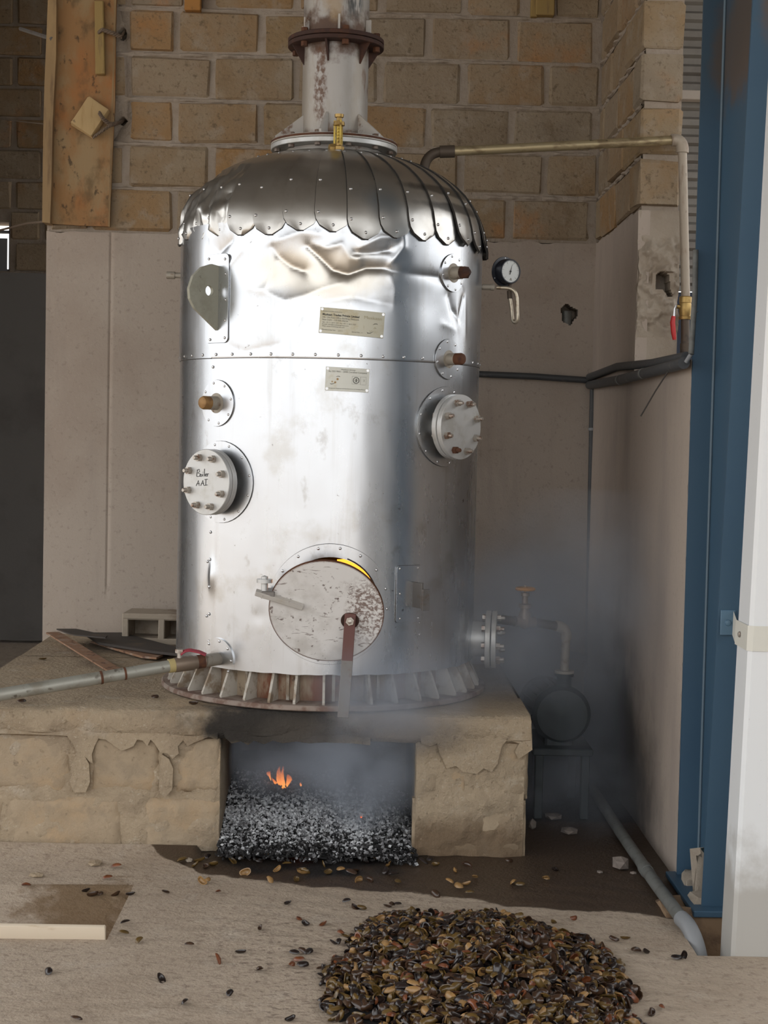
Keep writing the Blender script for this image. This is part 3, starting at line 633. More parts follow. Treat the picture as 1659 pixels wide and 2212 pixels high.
# ---- white downpipe strapped to it
dp = thing('downpipe', (1.31, 5.0, -0.2), 'white square downpipe in front of the blue column at the frame edge', 'downpipe')
def yd(z): return 4.95 - 0.09 * (z - 0.0)
m_ = MB(); pts = [(1.224, 0), (1.40, 0), (1.40, 0.15), (1.224, 0.15)]
ch = 0.012; prof = [(1.224 + ch, 0), (1.40 - ch, 0), (1.40, ch), (1.40, 0.16 - ch), (1.40 - ch, 0.16), (1.224 + ch, 0.16), (1.224, 0.16 - ch), (1.224, ch)]
zz = [-0.25, 5.0]; n_ = len(prof)
m_.add([(x, yd(z) + y, z) for z in zz for x, y in prof], [(i, (i + 1) % n_, n_ + (i + 1) % n_, n_ + i) for i in range(n_)]); m_.build('pipe', 'downpipe', dp)
zs = atx(1600, 1375, 1.224).z + 0.008
m_ = MB(); g = 0.004
for z0, z1 in ((zs - 0.040, zs + 0.040),):
    pr = [(1.224 - g, 0.165), (1.224 - g, 0.01), (1.236, -g), (1.39, -g), (1.40 + g, 0.01), (1.40 + g, 0.165)]
    m_.add([(x, yd(z) + y, z) for z in (z0, z1) for x, y in pr], [(i, i + 1, 7 + i, 6 + i) for i in range(5)])
    m_.add([(1.222, yd(z) + 0.165, z) for z in (z0, z1)] + [(1.272, yf(z) - 0.016, z) for z in (z0, z1)], [(0, 1, 3, 2)])
sm = m_.build('strap', 'downpipe_strap', dp)
m_ = MB(); c = Vector((1.254, yf(zs) - 0.021, zs)); m_.box(c, (0.050, 0.006, 0.085), ch=0.002); m_.dome(frame_to(c + Vector((0, -0.003, 0)), Vector((0, -1, 0))), 0.012); m_.build('bracket', 'strap_blue', dp)
m_ = MB(); m_.dome(frame_to(Vector((1.218, yd(zs) + 0.10, zs)), Vector((-1, 0, 0))), 0.010); m_.build('screw', 'bolt_metal', dp)
# broken concrete round the column foot, soil of the pit
m_ = MB()
for (x, y, w_, d_, h_) in ((1.27, 5.68, 0.10, 0.10, 0.06), (1.245, 5.56, 0.035, 0.05, 0.18), (1.285, 5.55, 0.03, 0.05, 0.13), (1.24, 5.46, 0.08, 0.12, 0.04), (1.33, 5.45, 0.12, 0.12, 0.05)):
    m_.box((x, y, h_ / 2 - 0.01), (w_, d_, h_ + 0.02), ch=0.01, jit=0.012)
tag(m_.build('concrete_lump', 'cement', org=(1.27, 5.55, 0)), 'rough broken concrete heaped round the foot of the blue column', 'concrete')
m_ = sheet([1.09 + 0.03 * i for i in range(12)], [5.34 + 0.03 * i for i in range(8)], lambda u, v: (u, v, 0.012 + 0.03 * noise.noise(Vector((u * 12, v * 12, 0)))), None, lambda u, v: (u, v, -0.3))
tag(m_.build('soil', 'soil', org=(1.25, 5.4, -0.2), smooth=60), 'brown soil bank in the pit behind the downpipe', 'soil', kind='stuff')

# ================================================================== FURNACE BENCH
BT = 0.56; YFR = 6.07
b = MB()
b.box(((-1.59 - 0.520) / 2, (6.118 + 8.28) / 2, 0.225), (1.07, 2.162, 0.45)); b.box(((0.245 + 0.672) / 2, (6.118 + 7.45) / 2, 0.225), (0.427, 1.332, 0.45)); b.box((-0.13, 7.55, 0.225), (0.79, 0.2, 0.45))
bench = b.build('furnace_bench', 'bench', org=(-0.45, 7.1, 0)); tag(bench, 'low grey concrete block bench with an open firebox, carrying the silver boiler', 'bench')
us = [-1.595 + 0.03 * i for i in range(77)]; us[-1] = 0.688; vl = [YFR + 0.0]
def spos(u, t):
    """profile round the slab: underside front, nose, top"""
    e = 0.010 * noise.noise(Vector((u * 7, t * 3, 0)))
    pr = [(7.46, 0.445), (YFR + 0.03, 0.445), (YFR + 0.004, 0.47), (YFR, 0.52), (YFR + 0.006, 0.548), (YFR + 0.022, BT), (6.5, BT), (7.46, BT)]
    y, z = pr[t]; return (u, y + (e if 1 < t < 6 else 0), z + (e * 0.6 if 0 < t < 6 else 0))
m_ = sheet(us, list(range(8)), lambda u, t: spos(u, int(t)))
m_.box((-0.62, 7.865, 0.503), (1.94, 0.83, 0.114)); m_.box((0.684, 6.77, 0.503), (0.010, 1.34, 0.114))
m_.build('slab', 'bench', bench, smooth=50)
# blocks of the front face
def px_blocks(lst, z0, z1):
    for u0, u1 in lst:
        a0 = at(u0, 1700, 6.10).x; a1 = at(u1, 1700, 6.10).x
        sd = rnd.uniform(0, 50); nu, nv = 14, 8
        def bp(i, j):
            e = 1.0 if 0 < i < nu and 0 < j < nv else 0.0
            k = 0.007 * noise.noise(Vector((i, j, sd)))
            return (a0 + (a1 - a0) * i / nu + k, 6.099 + 0.014 * (1 - e) + 0.009 * noise.fractal(Vector((i * 0.35, j * 0.35, sd)), 1.0, 2.0, 3), z0 + (z1 - z0) * j / nv + 0.7 * k)
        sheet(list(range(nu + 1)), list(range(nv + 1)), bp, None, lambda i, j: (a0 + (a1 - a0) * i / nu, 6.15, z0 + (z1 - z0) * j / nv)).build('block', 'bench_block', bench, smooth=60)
px_blocks([(-120, 8), (14, 262), (312, 474)], 0.0, 0.205); px_blocks([(-90, 148), (196, 344), (378, 474)], 0.232, 0.452)
px_blocks([(897, 1010), (1020, 1140)], 0.228, 0.452); px_blocks([(892, 1138)], 0.0, 0.222)
# thin uneven mortar skin that blurs the joints
for x0, x1, ys_ in ((-1.59, -0.521, 6.1065), (0.247, 0.670, 6.094)):
    us = [x0 + (x1 - x0) * i / int((x1 - x0) / 0.012) for i in range(int((x1 - x0) / 0.012) + 1)]
    sheet(us, [0.45 * i / 36 for i in range(37)], lambda u, v: (u, ys_ + 0.016 * noise.fractal(Vector((u * 8, v * 8, 3)), 1.0, 2.0, 4) + 0.004 * noise.noise(Vector((u * 40, v * 40, 0))), v), None, lambda u, v: (u, 6.14, v)).build('mortar_skin', 'bench', bench, smooth=60)
# slurry that ran down over the blocks: ragged drips
def drips(pts, y0, name):
    m_ = MB(); P = [at(u, v, y0) for u, v in pts]
    m_.prism([(p.x, p.z) for p in P], Matrix(((1, 0, 0, 0), (0, 0, -1, y0 + 0.034), (0, 1, 0, 0), (0, 0, 0, 1))), 0.0, 0.031 + rnd.uniform(0, 0.003)); return m_.build(name, 'bench', bench, smooth=30)
drips([(-60, 1530), (470, 1545), (470, 1598), (450, 1592), (436, 1598), (420, 1604), (405, 1612), (395, 1600), (384, 1612), (386, 1628), (372, 1640), (362, 1628), (345, 1625), (335, 1608), (325, 1598), (318, 1612), (308, 1600), (296, 1598), (288, 1612), (275, 1618), (262, 1622), (250, 1614), (240, 1606), (228, 1598), (212, 1596), (204, 1612), (198, 1630), (200, 1650), (192, 1645), (180, 1630), (165, 1625), (158, 1608), (145, 1590), (60, 1586), (-60, 1584)], 6.075, 'render_drip')
drips([(168, 1625), (180, 1628), (192, 1650), (194, 1690), (185, 1712), (160, 1712), (150, 1690), (155, 1650)], 6.078, 'render_drip')
drips([(350, 1630), (365, 1640), (374, 1660), (372, 1705), (358, 1722), (343, 1712), (344, 1660)], 6.078, 'render_drip')
drips([(905, 1548), (1148, 1556), (1150, 1620), (1138, 1628), (1120, 1640), (1112, 1624), (1122, 1606), (1108, 1602), (1098, 1596), (1084, 1612), (1075, 1650), (1062, 1668), (1045, 1660), (1030, 1672), (1000, 1668), (985, 1655), (965, 1660), (950, 1628), (944, 1606), (930, 1612), (910, 1606)], 6.072, 'render_drip')
drips([(476, 1560), (800, 1560), (800, 1610), (760, 1606), (700, 1604), (668, 1606), (640, 1602), (610, 1606), (590, 1600), (570, 1608), (548, 1600), (536, 1610), (520, 1602), (500, 1606), (486, 1594)], 6.072, 'render_drip')

# ================================================================== BOILER
boiler = thing('boiler', (BX, BY, BT), 'big upright silver aluminium clad boiler standing on the concrete bench', 'boiler')
ZS0, ZS1 = 0.70, 2.47
seam_z = cyl(740, 775)[1]
lap = cyl(456, 1000)[0]; lap2 = cyl(452, 1300)[0]
dc = at(712, 1305, 6.12)                       # centre of the fire mouth
HR = 0.187
def P2(pts): return [cyl(u, v) for u, v in pts]
creases = [  # polyline in the photo, depth (m, + out), width (m)
    ([(580, 528), (615, 515), (650, 503), (690, 506)], 0.016, 0.030),
    ([(588, 532), (600, 552), (628, 574), (655, 584)], -0.018, 0.030),
    ([(665, 530), (688, 551), (720, 583), (752, 592), (791, 578), (835, 578)], -0.026, 0.026),
    ([(676, 528), (706, 537), (738, 528), (756, 558), (775, 560)], 0.020, 0.020),
    ([(775, 537), (821, 514), (871, 512), (872, 533), (835, 578)], 0.020, 0.022),
    ([(770, 545), (800, 545), (840, 540)], -0.016, 0.022),
    ([(837, 583), (890, 592), (954, 601)], -0.008, 0.020),
    ([(537, 622), (569, 629), (615, 650), (660, 638), (697, 624), (734, 613)], 0.010, 0.028),
    ([(596, 560), (590, 590), (569, 625)], 0.010, 0.022),
    ([(525, 505), (524, 540), (498, 572)], 0.016, 0.018), ([(500, 520), (470, 545), (470, 565)], -0.016, 0.030),
    ([(837, 583), (853, 624), (850, 665)], 0.010, 0.030), ([(455, 515), (456, 540), (468, 555)], 0.012, 0.016),
    ([(700, 650), (760, 640), (850, 660)], -0.007, 0.045), ([(500, 748), (530, 760), (600, 745)], -0.004, 0.018),
    ([(968, 640), (975, 670), (990, 690), (1000, 640)], -0.010, 0.020), ([(985, 600), (1003, 640), (1003, 720)], 0.008, 0.018), ([(955, 700), (985, 715)], 0.006, 0.018)]
CRS = [(P2(p), a, w) for p, a, w in creases]
dents = [(cyl(640, 600), 0.15, 0.09, -0.010), (cyl(790, 610), 0.09, 0.10, -0.008), (cyl(470, 540), 0.06, 0.08, -0.010), (cyl(460, 1245), 0.02, 0.05, 0.010), (cyl(560, 1330), 0.03, 0.03, -0.0012), (cyl(900, 640), 0.10, 0.10, -0.006)]
def segd(p, a, b):
    ax, ay = a; bx, by = b; dx, dy = bx - ax, by - ay; L = dx * dx + dy * dy
    t = 0 if L == 0 else max(0, min(1, ((p[0] - ax) * dx + (p[1] - ay) * dy) / L)); return math.hypot(p[0] - ax - t * dx, p[1] - ay - t * dy)
def shell_dr(phi, z):
    d = 0.0010 * noise.noise(Vector((phi * 3, z * 2.2, 0))) + 0.0006 * noise.noise(Vector((phi * 9, z * 6, 3)))
    if z > seam_z: d += 0.004
    if z <= seam_z and phi > lap + 0.0: d += 0.003
    if z > 1.95:
        for ps, a, w in CRS:
            mn = min(segd((phi * BR, z), (p[0] * BR, p[1]), (q[0] * BR, q[1])) for p, q in zip(ps, ps[1:]))
            if mn < 4 * w: d += (0.32 if a > 0 else 0.60) * a * math.exp(-mn / (0.85 * w))
    for c, rx, rz, a in dents:
        q = (((phi - c[0]) * BR / rx) ** 2 + ((z - c[1]) / rz) ** 2)
        if q < 6: d += a * math.exp(-q)
    return d
ph = [R_(-110 + 0.625 * i) for i in range(353)] + [R_(110 + 5 * i) for i in range(1, 28)]
ph.append(lap - 0.001); ph.append(lap + 0.001); ph.sort()
zs_ = [ZS0 + 0.012 * i for i in range(100)] + [1.90 + 0.0085 * i for i in range(68)]
zs_ = sorted([z for z in zs_ if z < 2.47] + [seam_z - 0.001, seam_z + 0.001])
b = MB(); n_ = len(ph)
for z in zs_:
    for p in ph:
        zz = z + (0.006 * noise.noise(Vector((p * 9, 1, 0))) if z == ZS0 else 0); b.v.append(cp(p, zz, BR + shell_dr(p, z)))
for j in range(len(zs_) - 1):
    for i in range(n_):
        i2 = (i + 1) % n_; zc_ = (zs_[j] + zs_[j + 1]) / 2; pc = ph[i] if i2 else R_(180); q = cp(pc, zc_)
        if abs(pc) < 1.2 and math.hypot(q.x - dc.x, q.z - dc.z) < HR + 0.008: continue
        b.f.append((j * n_ + i, j * n_ + i2, (j + 1) * n_ + i2, (j + 1) * n_ + i))
b.mi = [0] * len(b.f); b.build('shell', 'aluminium', boiler, smooth=60)

# domed head below the petals
HEAD = [(0.635, 2.44), (0.633, 2.48), (0.622, 2.53), (0.600, 2.58), (0.570, 2.63), (0.530, 2.67), (0.47, 2.715), (0.40, 2.752), (0.32, 2.785), (0.24, 2.808)]
AX = Matrix.Translation((BX, BY, 0))
b = MB(); b.lathe([(r - 0.004, z) for r, z in HEAD] + [(0.16, 2.815)], AX, 96); b.build('head', 'petal_metal', boiler)
# meridian by arc length (0 at the top)
mer = HEAD[::-1]; cum = [0.0]
for (r0, z0), (r1, z1) in zip(mer, mer[1:]): cum.append(cum[-1] + math.hypot(r1 - r0, z1 - z0))
def merid(s):
    if s >= cum[-1]: return 0.637, mer[-1][1] - (s - cum[-1]), 1.0, 0.0
    for i in range(len(cum) - 1):
        if s <= cum[i + 1]:
            t = (s - cum[i]) / (cum[i + 1] - cum[i]); (r0, z0), (r1, z1) = mer[i], mer[i + 1]; L = cum[i + 1] - cum[i]
            return r0 + (r1 - r0) * t, z0 + (z1 - z0) * t, -(z1 - z0) / L, (r1 - r0) / L   # r, z, outward normal (nr, nz)
NP = 32; HW = math.pi / NP * 1.14
def petal(phi0, length, flare=0.0, crush=0.0, seed=0.0):
    b = MB(); NS, NT = 26, 10; RT = 0.078; grid = []
    for i in range(NS + 1):
        s = length * i / NS; r, z, nr, nz = merid(s); row = []
        hw = HW * r
        e = length - s
        if e < RT: hw = hw * max(0.03, 1 - (1 - e / RT) ** 2.0) ** 0.5
        for k in range(NT + 1):
            t = -1 + 2 * k / NT; a = phi0 + t * hw / r
            off = 0.004 + (0.0105 if phi0 < 0.3 else 0.008) * (1 - (t + 1) / 2) * min(1, s / 0.2) + 0.004 * (i / NS) + flare * max(0, (i / NS - 0.55) / 0.45) ** 2 * (1 - 0.3 * t)
            off += 0.0025 * noise.noise(Vector((phi0 * 5 + t, s * 9, seed)))
            if crush and s > length * 0.45: off += crush * noise.noise(Vector((a * 16, z * 17, 1.5))) - crush * 0.3
            b.v.append(Vector((BX + (r + nr * off) * math.sin(a), BY - (r + nr * off) * math.cos(a), z + nz * off)))
        grid.append(row)
    m = NT + 1; nv = len(b.v)
    b.f = [(i * m + k, i * m + k + 1, (i + 1) * m + k + 1, (i + 1) * m + k) for i in range(NS) for k in range(NT)]
    # edge thickness: a rim folded back towards the head
    rim = [i * m for i in range(NS + 1)] + [NS * m + k for k in range(1, m)] + [i * m + NT for i in range(NS - 1, -1, -1)]
    ax = Vector((BX, BY, 2.2)); base = len(b.v)
    for q in rim: b.v.append(b.v[q] + (ax - b.v[q]).normalized() * 0.005)
    b.mi = [0] * len(b.f)
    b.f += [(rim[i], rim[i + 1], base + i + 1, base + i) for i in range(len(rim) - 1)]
    b.mi += [2] * (len(rim) - 1); b.cur = 2  # rim coloured dark to draw the shadow gap between petals
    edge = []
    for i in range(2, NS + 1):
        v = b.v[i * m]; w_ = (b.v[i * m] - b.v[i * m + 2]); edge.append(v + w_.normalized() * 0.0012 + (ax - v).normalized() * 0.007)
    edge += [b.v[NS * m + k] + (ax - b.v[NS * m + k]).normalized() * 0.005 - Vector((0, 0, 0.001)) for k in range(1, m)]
    b.tube(edge, 0.0014, 5, cap=False); b.cur = 1  # dark tube painting the shade line beside the petal's edge
    for s, t in ((length - 0.018, 0.0), (length - 0.075, -0.84), (length - 0.20, -0.82), (0.12, -0.75)):
        i = min(NS, int(round(s / length * NS))); k = int(round((t + 1) / 2 * NT)); v = b.v[i * m + k]; r, z, nr, nz = merid(s); a = phi0 + t * HW
        b.dome(frame_to(v, Vector((nr * math.sin(a), -nr * math.cos(a), nz))), 0.0065, 0.005, 7)
    return b
phi_ref = cyl(650, 500)[0]
L0 = cum[-1] + 0.020
for k in range(NP):
    p = phi_ref + 2 * math.pi * k / NP
    p = (p + math.pi) % (2 * math.pi) - math.pi; dg = math.degrees(p)
    ln = L0 + rnd.uniform(-0.008, 0.010) + (0.012 if dg > 10 else 0)
    fl_ = 0.0; cr = 0.0
    if 48 < dg < 100: fl_ = rnd.uniform(0.004, 0.012)
    if -78 < dg < -36: cr = 0.026
    o = petal(p, ln, fl_, cr, k).build('petal', ['petal_metal', 'rivet', 'gap_shade_and_rod'], boiler, smooth=60)
    if cr: o['label'] = 'crumpled aluminium petal'
# rivet rows and lap shade lines
def rivets(pts, name='rivet_row', r=0.0065):
    b = MB()
    for p, z in pts: b.dome(frame(p, z, BR + shell_dr(p, z) + 0.001), r, 0.004, 7)
    o = b.build(name, 'rivet', boiler); o['kind'] = 'stuff'; return o
rivets([(R_(a), seam_z + 0.014) for a in range(-100, 101, 8)])
rivets([(lap + 0.012, z) for z in [0.80 + 0.11 * i for i in range(11)]])
rivets([cyl(905, v) for v in (1345, 1370)] + [(lap - 0.02, 0.9 + 0.22 * i) for i in range(4)])
def shade_tube(pts, name='seam_shade_line', r=0.0013, mat='gap_shade_and_rod'):
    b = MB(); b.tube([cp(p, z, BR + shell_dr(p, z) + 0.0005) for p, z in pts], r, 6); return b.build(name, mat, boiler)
shade_tube([(R_(a), seam_z - 0.001) for a in range(-92, 93, 2)])  # dark tube drawn as the shade in the lap of the two sheets

# hugging plates
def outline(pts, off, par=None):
    b = MB(); b.tube([cp(p, z, BR + off) for p, z in pts] + [cp(pts[0][0], pts[0][1], BR + off)], 0.0011, 5, cap=False); return b.build('joint_shade_line', 'gap_shade_and_rod', par or boiler)  # dark tube drawn as the shadow gap round a plate
def ellipse(phi, z, a, bb=None, n=40):
    bb = bb or a; return [(phi + a * math.cos(2 * math.pi * i / n) / BR, z + bb * math.sin(2 * math.pi * i / n)) for i in range(n)]
def collar(u, v, r, nr=8, rr=0.88, start=0.2, par=boiler):
    p, z = cyl(u, v); b = MB(); b.patch(ellipse(p, z, r), BR + 0.006, 0.004); o = b.build('collar_plate', 'aluminium', par, smooth=50); outline(ellipse(p, z, r), 0.006, o)
    b = MB()
    for i in range(nr): a = start + 2 * math.pi * i / nr; b.dome(frame(p + r * rr * math.cos(a) / BR, z + r * rr * math.sin(a), BR + 0.009), 0.006, 0.004, 7)
    q = b.build('rivet', 'rivet', o); q['kind'] = 'stuff'; return p, z, o
def stub(u, v, L, r=0.026, mats=('stub', 'plug'), cr=0.085, cap='round', cu=None):
    p, z, o = collar(*(cu or (u, v)), cr)
    Mx = frame(p, z, BR - 0.01); b = MB(); b.lathe([(r, 0), (r, L * 0.62), (r * 0.9, L * 0.62)], Mx, 24)
    b.lathe([(r * 1.5, 0.016), (r * 1.5, 0.020), (r, 0.020)], Mx, 24)
    n = b.build('nozzle', mats[0], boiler)
    b = MB()
    if cap == 'round': b.lathe([(r * 0.98, L * 0.58), (r * 1.0, L * 0.9), (r * 0.85, L * 0.99), (r * 0.5, L * 1.04), (0.0001, L * 1.05)], Mx, 24)
    else: b.prism([(r * 1.0 * math.cos(R_(60 * k)), r * 1.0 * math.sin(R_(60 * k))) for k in range(6)], Mx, L * 0.6, L * 0.88); b.lathe([(r * 0.95, L * 0.88), (r * 0.3, L * 1.06), (0.0001, L * 1.06)], Mx, 6)
    b.build('plug', mats[1], n); return n
stub(471, 871, 0.095, 0.027, cr=0.092)
stub(966, 776, 0.090, 0.024, cr=0.080, mats=('stub', 'rust'))
stub(976, 590, 0.095, 0.026, cr=0.075, cap='hex', mats=('stub', 'rust_dark'))
p, z = R_(-92), at(395, 594, BY).z
b = MB(); Mx = frame(p, z, BR - 0.01); b.lathe([(0.012, 0), (0.012, 0.045), (0.016, 0.045), (0.016, 0.08), (0.0001, 0.08)], Mx, 14); b.build('nozzle', 'stub', boiler)

# blind flanges
def blind_flange(phi, z, off, Rf, collar_r, nb=8, bolt_r=0.024, rot=22.5, hug=True, mats=('flange_metal', 'bolt_metal'), rust=()):
    if hug:
        b = MB(); b.patch(ellipse(phi, z, collar_r), BR + 0.006, 0.004); o = b.build('collar_plate', 'aluminium', boiler, smooth=50); outline(ellipse(phi, z, collar_r), 0.006, o)
        b = MB()
        for i in range(12): a = 0.2 + 2 * math.pi * i / 12; b.dome(frame(phi + collar_r * 0.92 * math.cos(a) / BR, z + collar_r * 0.92 * math.sin(a), BR + 0.009), 0.006, 0.004, 7)
        q = b.build('rivet', 'rivet', o); q['kind'] = 'stuff'
    Mx = frame(phi, z, BR)
    b = MB(); b.lathe([(Rf * 0.62, -0.02), (Rf * 0.62, off - 0.045)], Mx, 40); b.lathe([(Rf * 0.6, off - 0.047), (Rf - 0.002, off - 0.047), (Rf, off - 0.045), (Rf, off - 0.026), (Rf - 0.004, off - 0.024), (Rf * 0.6, off - 0.024)], Mx, 56)
    f0 = b.build('nozzle_flange', mats[0], boiler)
    b = MB(); b.lathe([(Rf * 0.9, off - 0.026), (Rf * 0.93, off - 0.026), (Rf * 0.93, off - 0.020), (Rf * 0.9, off - 0.020)], Mx, 40); b.build('gasket', 'dark_edge', f0)
    b = MB(); b.disc(Mx, Rf, off - 0.021, off, 56, 0.002); f1 = b.build('blind_flange', mats[0], boiler)
    for i in range(nb):
        a = R_(rot + 360 / nb * i); c = Matrix.Translation((Rf * 0.78 * math.cos(a), Rf * 0.78 * math.sin(a), 0)); L = Mx @ c; b = MB()
        b.hexnut(L @ Matrix.Rotation(i, 4, 'Z'), bolt_r * 0.62, off, off + 0.017); b.lathe([(bolt_r * 0.36, off + 0.010), (bolt_r * 0.36, off + 0.030), (bolt_r * 0.28, off + 0.034), (0.0001, off + 0.034)], L, 12)
        b.build('bolt', 'rust' if i in rust else mats[1], f1)
        b = MB(); b.hexnut(L, bolt_r * 0.62, off - 0.062, off - 0.047); b.build('nut', mats[1], f1)
    return f1, Mx
phiL, zL = cyl(478, 1041); RfL = 0.130
fL, ML = blind_flange(phiL, zL, 0.085, RfL, 0.163, rot=20)
strokes = [[(335, 1025), (328, 1085)], [(330, 1030), (350, 1020), (355, 1040), (338, 1055), (360, 1062), (355, 1085), (330, 1088)], [(358, 1075), (367, 1064), (376, 1075), (367, 1087), (358, 1075)], [(383, 1060), (382, 1084)], [(383, 1044), (385, 1047)], [(398, 1013), (396, 1084)], [(405, 1072), (418, 1068), (414, 1056), (404, 1066), (406, 1080), (420, 1080)], [(424, 1056), (424, 1082)], [(424, 1066), (429, 1058), (436, 1058)],
           [(325, 1174), (345, 1123), (352, 1172)], [(330, 1155), (354, 1150)], [(366, 1170), (385, 1120), (393, 1166)], [(371, 1150), (393, 1146)], [(412, 1110), (410, 1162)], [(400, 1112), (427, 1107)], [(396, 1166), (426, 1160)]]
b = MB()
for s in strokes: b.tube([ML @ Vector(((x - 410) / 205 * RfL, -(y - 1135) / 302 * RfL, 0.0856)) for x, y in s], 0.0013, 6)
b.build('handwriting', 'ink', fL)
phiR, zR = cyl(960, 922)
blind_flange(phiR, zR, 0.085, 0.130, 0.160, rot=20, rust=(5,))
# side flange low on the right, seen edge on (carries the feed pipe)
phF, zF = R_(83), at(1045, 1380, BY - 0.08).z
fF, MF = blind_flange(phF, zF, 0.105, 0.122, 0.15, rot=10, hug=False)
# lifting lug and its pad
phG, zG = cyl(473, 640); zt, zb = cyl(473, 575)[1], cyl(473, 718)[1]
def rrect(u0, u1, v0, v1, r=0.02):
    (a0, z1), (a1, z0) = cyl(u0, v0), cyl(u1, v1); a0 *= BR; a1 *= BR; out = []
    for cx, cz, s0 in ((a1 - r, z1 - r, 0), (a0 + r, z1 - r, 90), (a0 + r, z0 + r, 180), (a1 - r, z0 + r, 270)):
        for k in range(6): t = R_(s0 + 18 * k); out.append(((cx + r * math.cos(t)) / BR, cz + r * math.sin(t)))
    return out
b = MB(); b.patch(rrect(450, 495, 552, 740), BR + 0.006, 0.004); pad = b.build('lug_pad', 'aluminium', boiler, smooth=50); outline(rrect(450, 495, 552, 740), 0.006, pad)
b = MB()
for u, v in ((490, 560), (491, 592), (491, 648), (490, 692), (489, 730), (458, 734), (456, 560)): p, z = cyl(u, v); b.dome(frame(p, z, BR + 0.010), 0.006, 0.004, 7)
q = b.build('rivet', 'rivet', pad); q['kind'] = 'stuff'
h = zt - zb; out = []
prof = [(0, zt - 0.002), (0.05, zt + 0.004), (0.10, zt - 0.012), (0.145, zt - 0.05), (0.165, zt - 0.10), (0.160, zt - 0.14), (0.135, zt - 0.175), (0.02, zb + 0.01), (0.0, zb)]
bm_pts = [(d, z) for d, z in prof]
hx, hz_, hr = 0.062, zt - 0.102, 0.020
# plate with a round hole: outline bridged to the hole ring
N = 28
def outline_at(a):
    best = None
    for (x0, y0), (x1, y1) in zip(bm_pts, bm_pts[1:] + bm_pts[:1]):
        dx, dy = math.cos(a), math.sin(a); ex, ey = x1 - x0, y1 - y0; den = dx * ey - dy * ex
        if abs(den) < 1e-9: continue
        t = ((x0 - hx) * ey - (y0 - hz_) * ex) / den; s = ((x0 - hx) * dy - (y0 - hz_) * dx) / den
        if t > 0 and -1e-6 <= s <= 1 + 1e-6 and (best is None or t < best): best = t
    return best
angs = sorted([2 * math.pi * i / N for i in range(N)] + [math.atan2(y - hz_, x - hx) % (2 * math.pi) for x, y in bm_pts])
Mg = frame(phG, 0, BR - 0.005); b = MB(); M_ = len(angs)
for th in (-0.007, 0.007):
    for a in angs: t = outline_at(a); b.v.append(Mg @ Vector((th, hz_ + t * math.sin(a), hx + t * math.cos(a))))
    for a in angs: b.v.append(Mg @ Vector((th, hz_ + hr * math.sin(a), hx + hr * math.cos(a))))
for i in range(M_):
    j = (i + 1) % M_
    b.f += [(i, j, M_ + j, M_ + i), (2 * M_ + i, 2 * M_ + j, 3 * M_ + j, 3 * M_ + i), (i, j, 2 * M_ + j, 2 * M_ + i), (M_ + i, M_ + j, 3 * M_ + j, 3 * M_ + i)]
b.mi = [0] * len(b.f); b.build('lifting_lug', 'lug', boiler, smooth=25)
# nameplates, bent to the shell, with their print
def text_mesh(body, size, bold=0.0):
    cu = bpy.data.curves.new('t', 'FONT'); cu.body = body; cu.size = size; cu.offset = bold; cu.extrude = 0.0004; cu.resolution_u = 2
    o = bpy.data.objects.new('t', cu); COL.objects.link(o); dg = bpy.context.evaluated_depsgraph_get(); me = bpy.data.meshes.new_from_object(o.evaluated_get(dg))
    vs = [v.co.copy() for v in me.vertices]; fs = [list(p.vertices) for p in me.polygons]
    bpy.data.objects.remove(o); bpy.data.meshes.remove(me); bpy.data.curves.remove(cu); return vs, fs
def nameplate(u, v, w, h, tilt, mat, lines, name='nameplate'):
    p0, z0 = cyl(u, v); ct, st_ = math.cos(tilt), math.sin(tilt)
    def mp(x, y, d): return cp(p0 + (x * ct + y * st_) / BR, z0 - x * st_ + y * ct, BR + 0.006 + d)
    b = MB(); nx_ = 12
    for dd_ in (0.0, 0.003):
        for y in (-h / 2, h / 2):
            for i in range(nx_ + 1): b.v.append(mp(w * (i / nx_ - 0.5), y, dd_))
    k = nx_ + 1
    for i in range(nx_): b.f += [(i, i + 1, k + i + 1, k + i), (2 * k + i, 2 * k + i + 1, 3 * k + i + 1, 3 * k + i), (i, i + 1, 2 * k + i + 1, 2 * k + i), (k + i, k + i + 1, 3 * k + i + 1, 3 * k + i)]
    b.f += [(0, k, 3 * k, 2 * k), (nx_, k + nx_, 3 * k + nx_, 2 * k + nx_)]; b.mi = [0] * len(b.f)
    o = b.build(name, mat, boiler, smooth=30)
    groups = {}
    for (txt, u0, u1, vc, sz, bold, mt_) in lines:
        vs, fs = text_mesh(txt, sz, bold); x0 = min(q.x for q in vs); x1 = max(q.x for q in vs); y0, y1 = min(q.y for q in vs), max(q.y for q in vs)
        tw = (u1 - u0) * w; g = groups.setdefault(mt_, MB())
        g.add([mp(-w / 2 + u0 * w + (q.x - x0) / (x1 - x0) * tw, h / 2 - vc * h + q.y - (y0 + y1) / 2, 0.0035 + q.z) for q in vs], fs)
    for mt_, g in groups.items(): g.build('lettering', mt_, o, smooth=0)
    b = MB()
    for sx in (-1, 1):
        for sy in (-1, 1): q = mp(sx * (w / 2 - 0.007), sy * (h / 2 - 0.007), 0.003); b.lathe([(0.0055, 0), (0.0055, 0.0015), (0.002, 0.0015), (0.002, 0.0005), (0.0001, 0.0005)], frame_to(q, Vector((math.sin(p0), -math.cos(p0), 0))), 12)
    q = b.build('rivet', 'rivet', o); q['kind'] = 'stuff'
    def stroke(pts, r, mt_, nm='emblem'):
        g = MB(); rs = r if isinstance(r, list) else r
        g.tube([mp(w * (x - 0.5), h * (0.5 - y), 0.0032) for x, y in pts], rs, 6); return g.build(nm, mt_, o)
    return o, stroke, mp
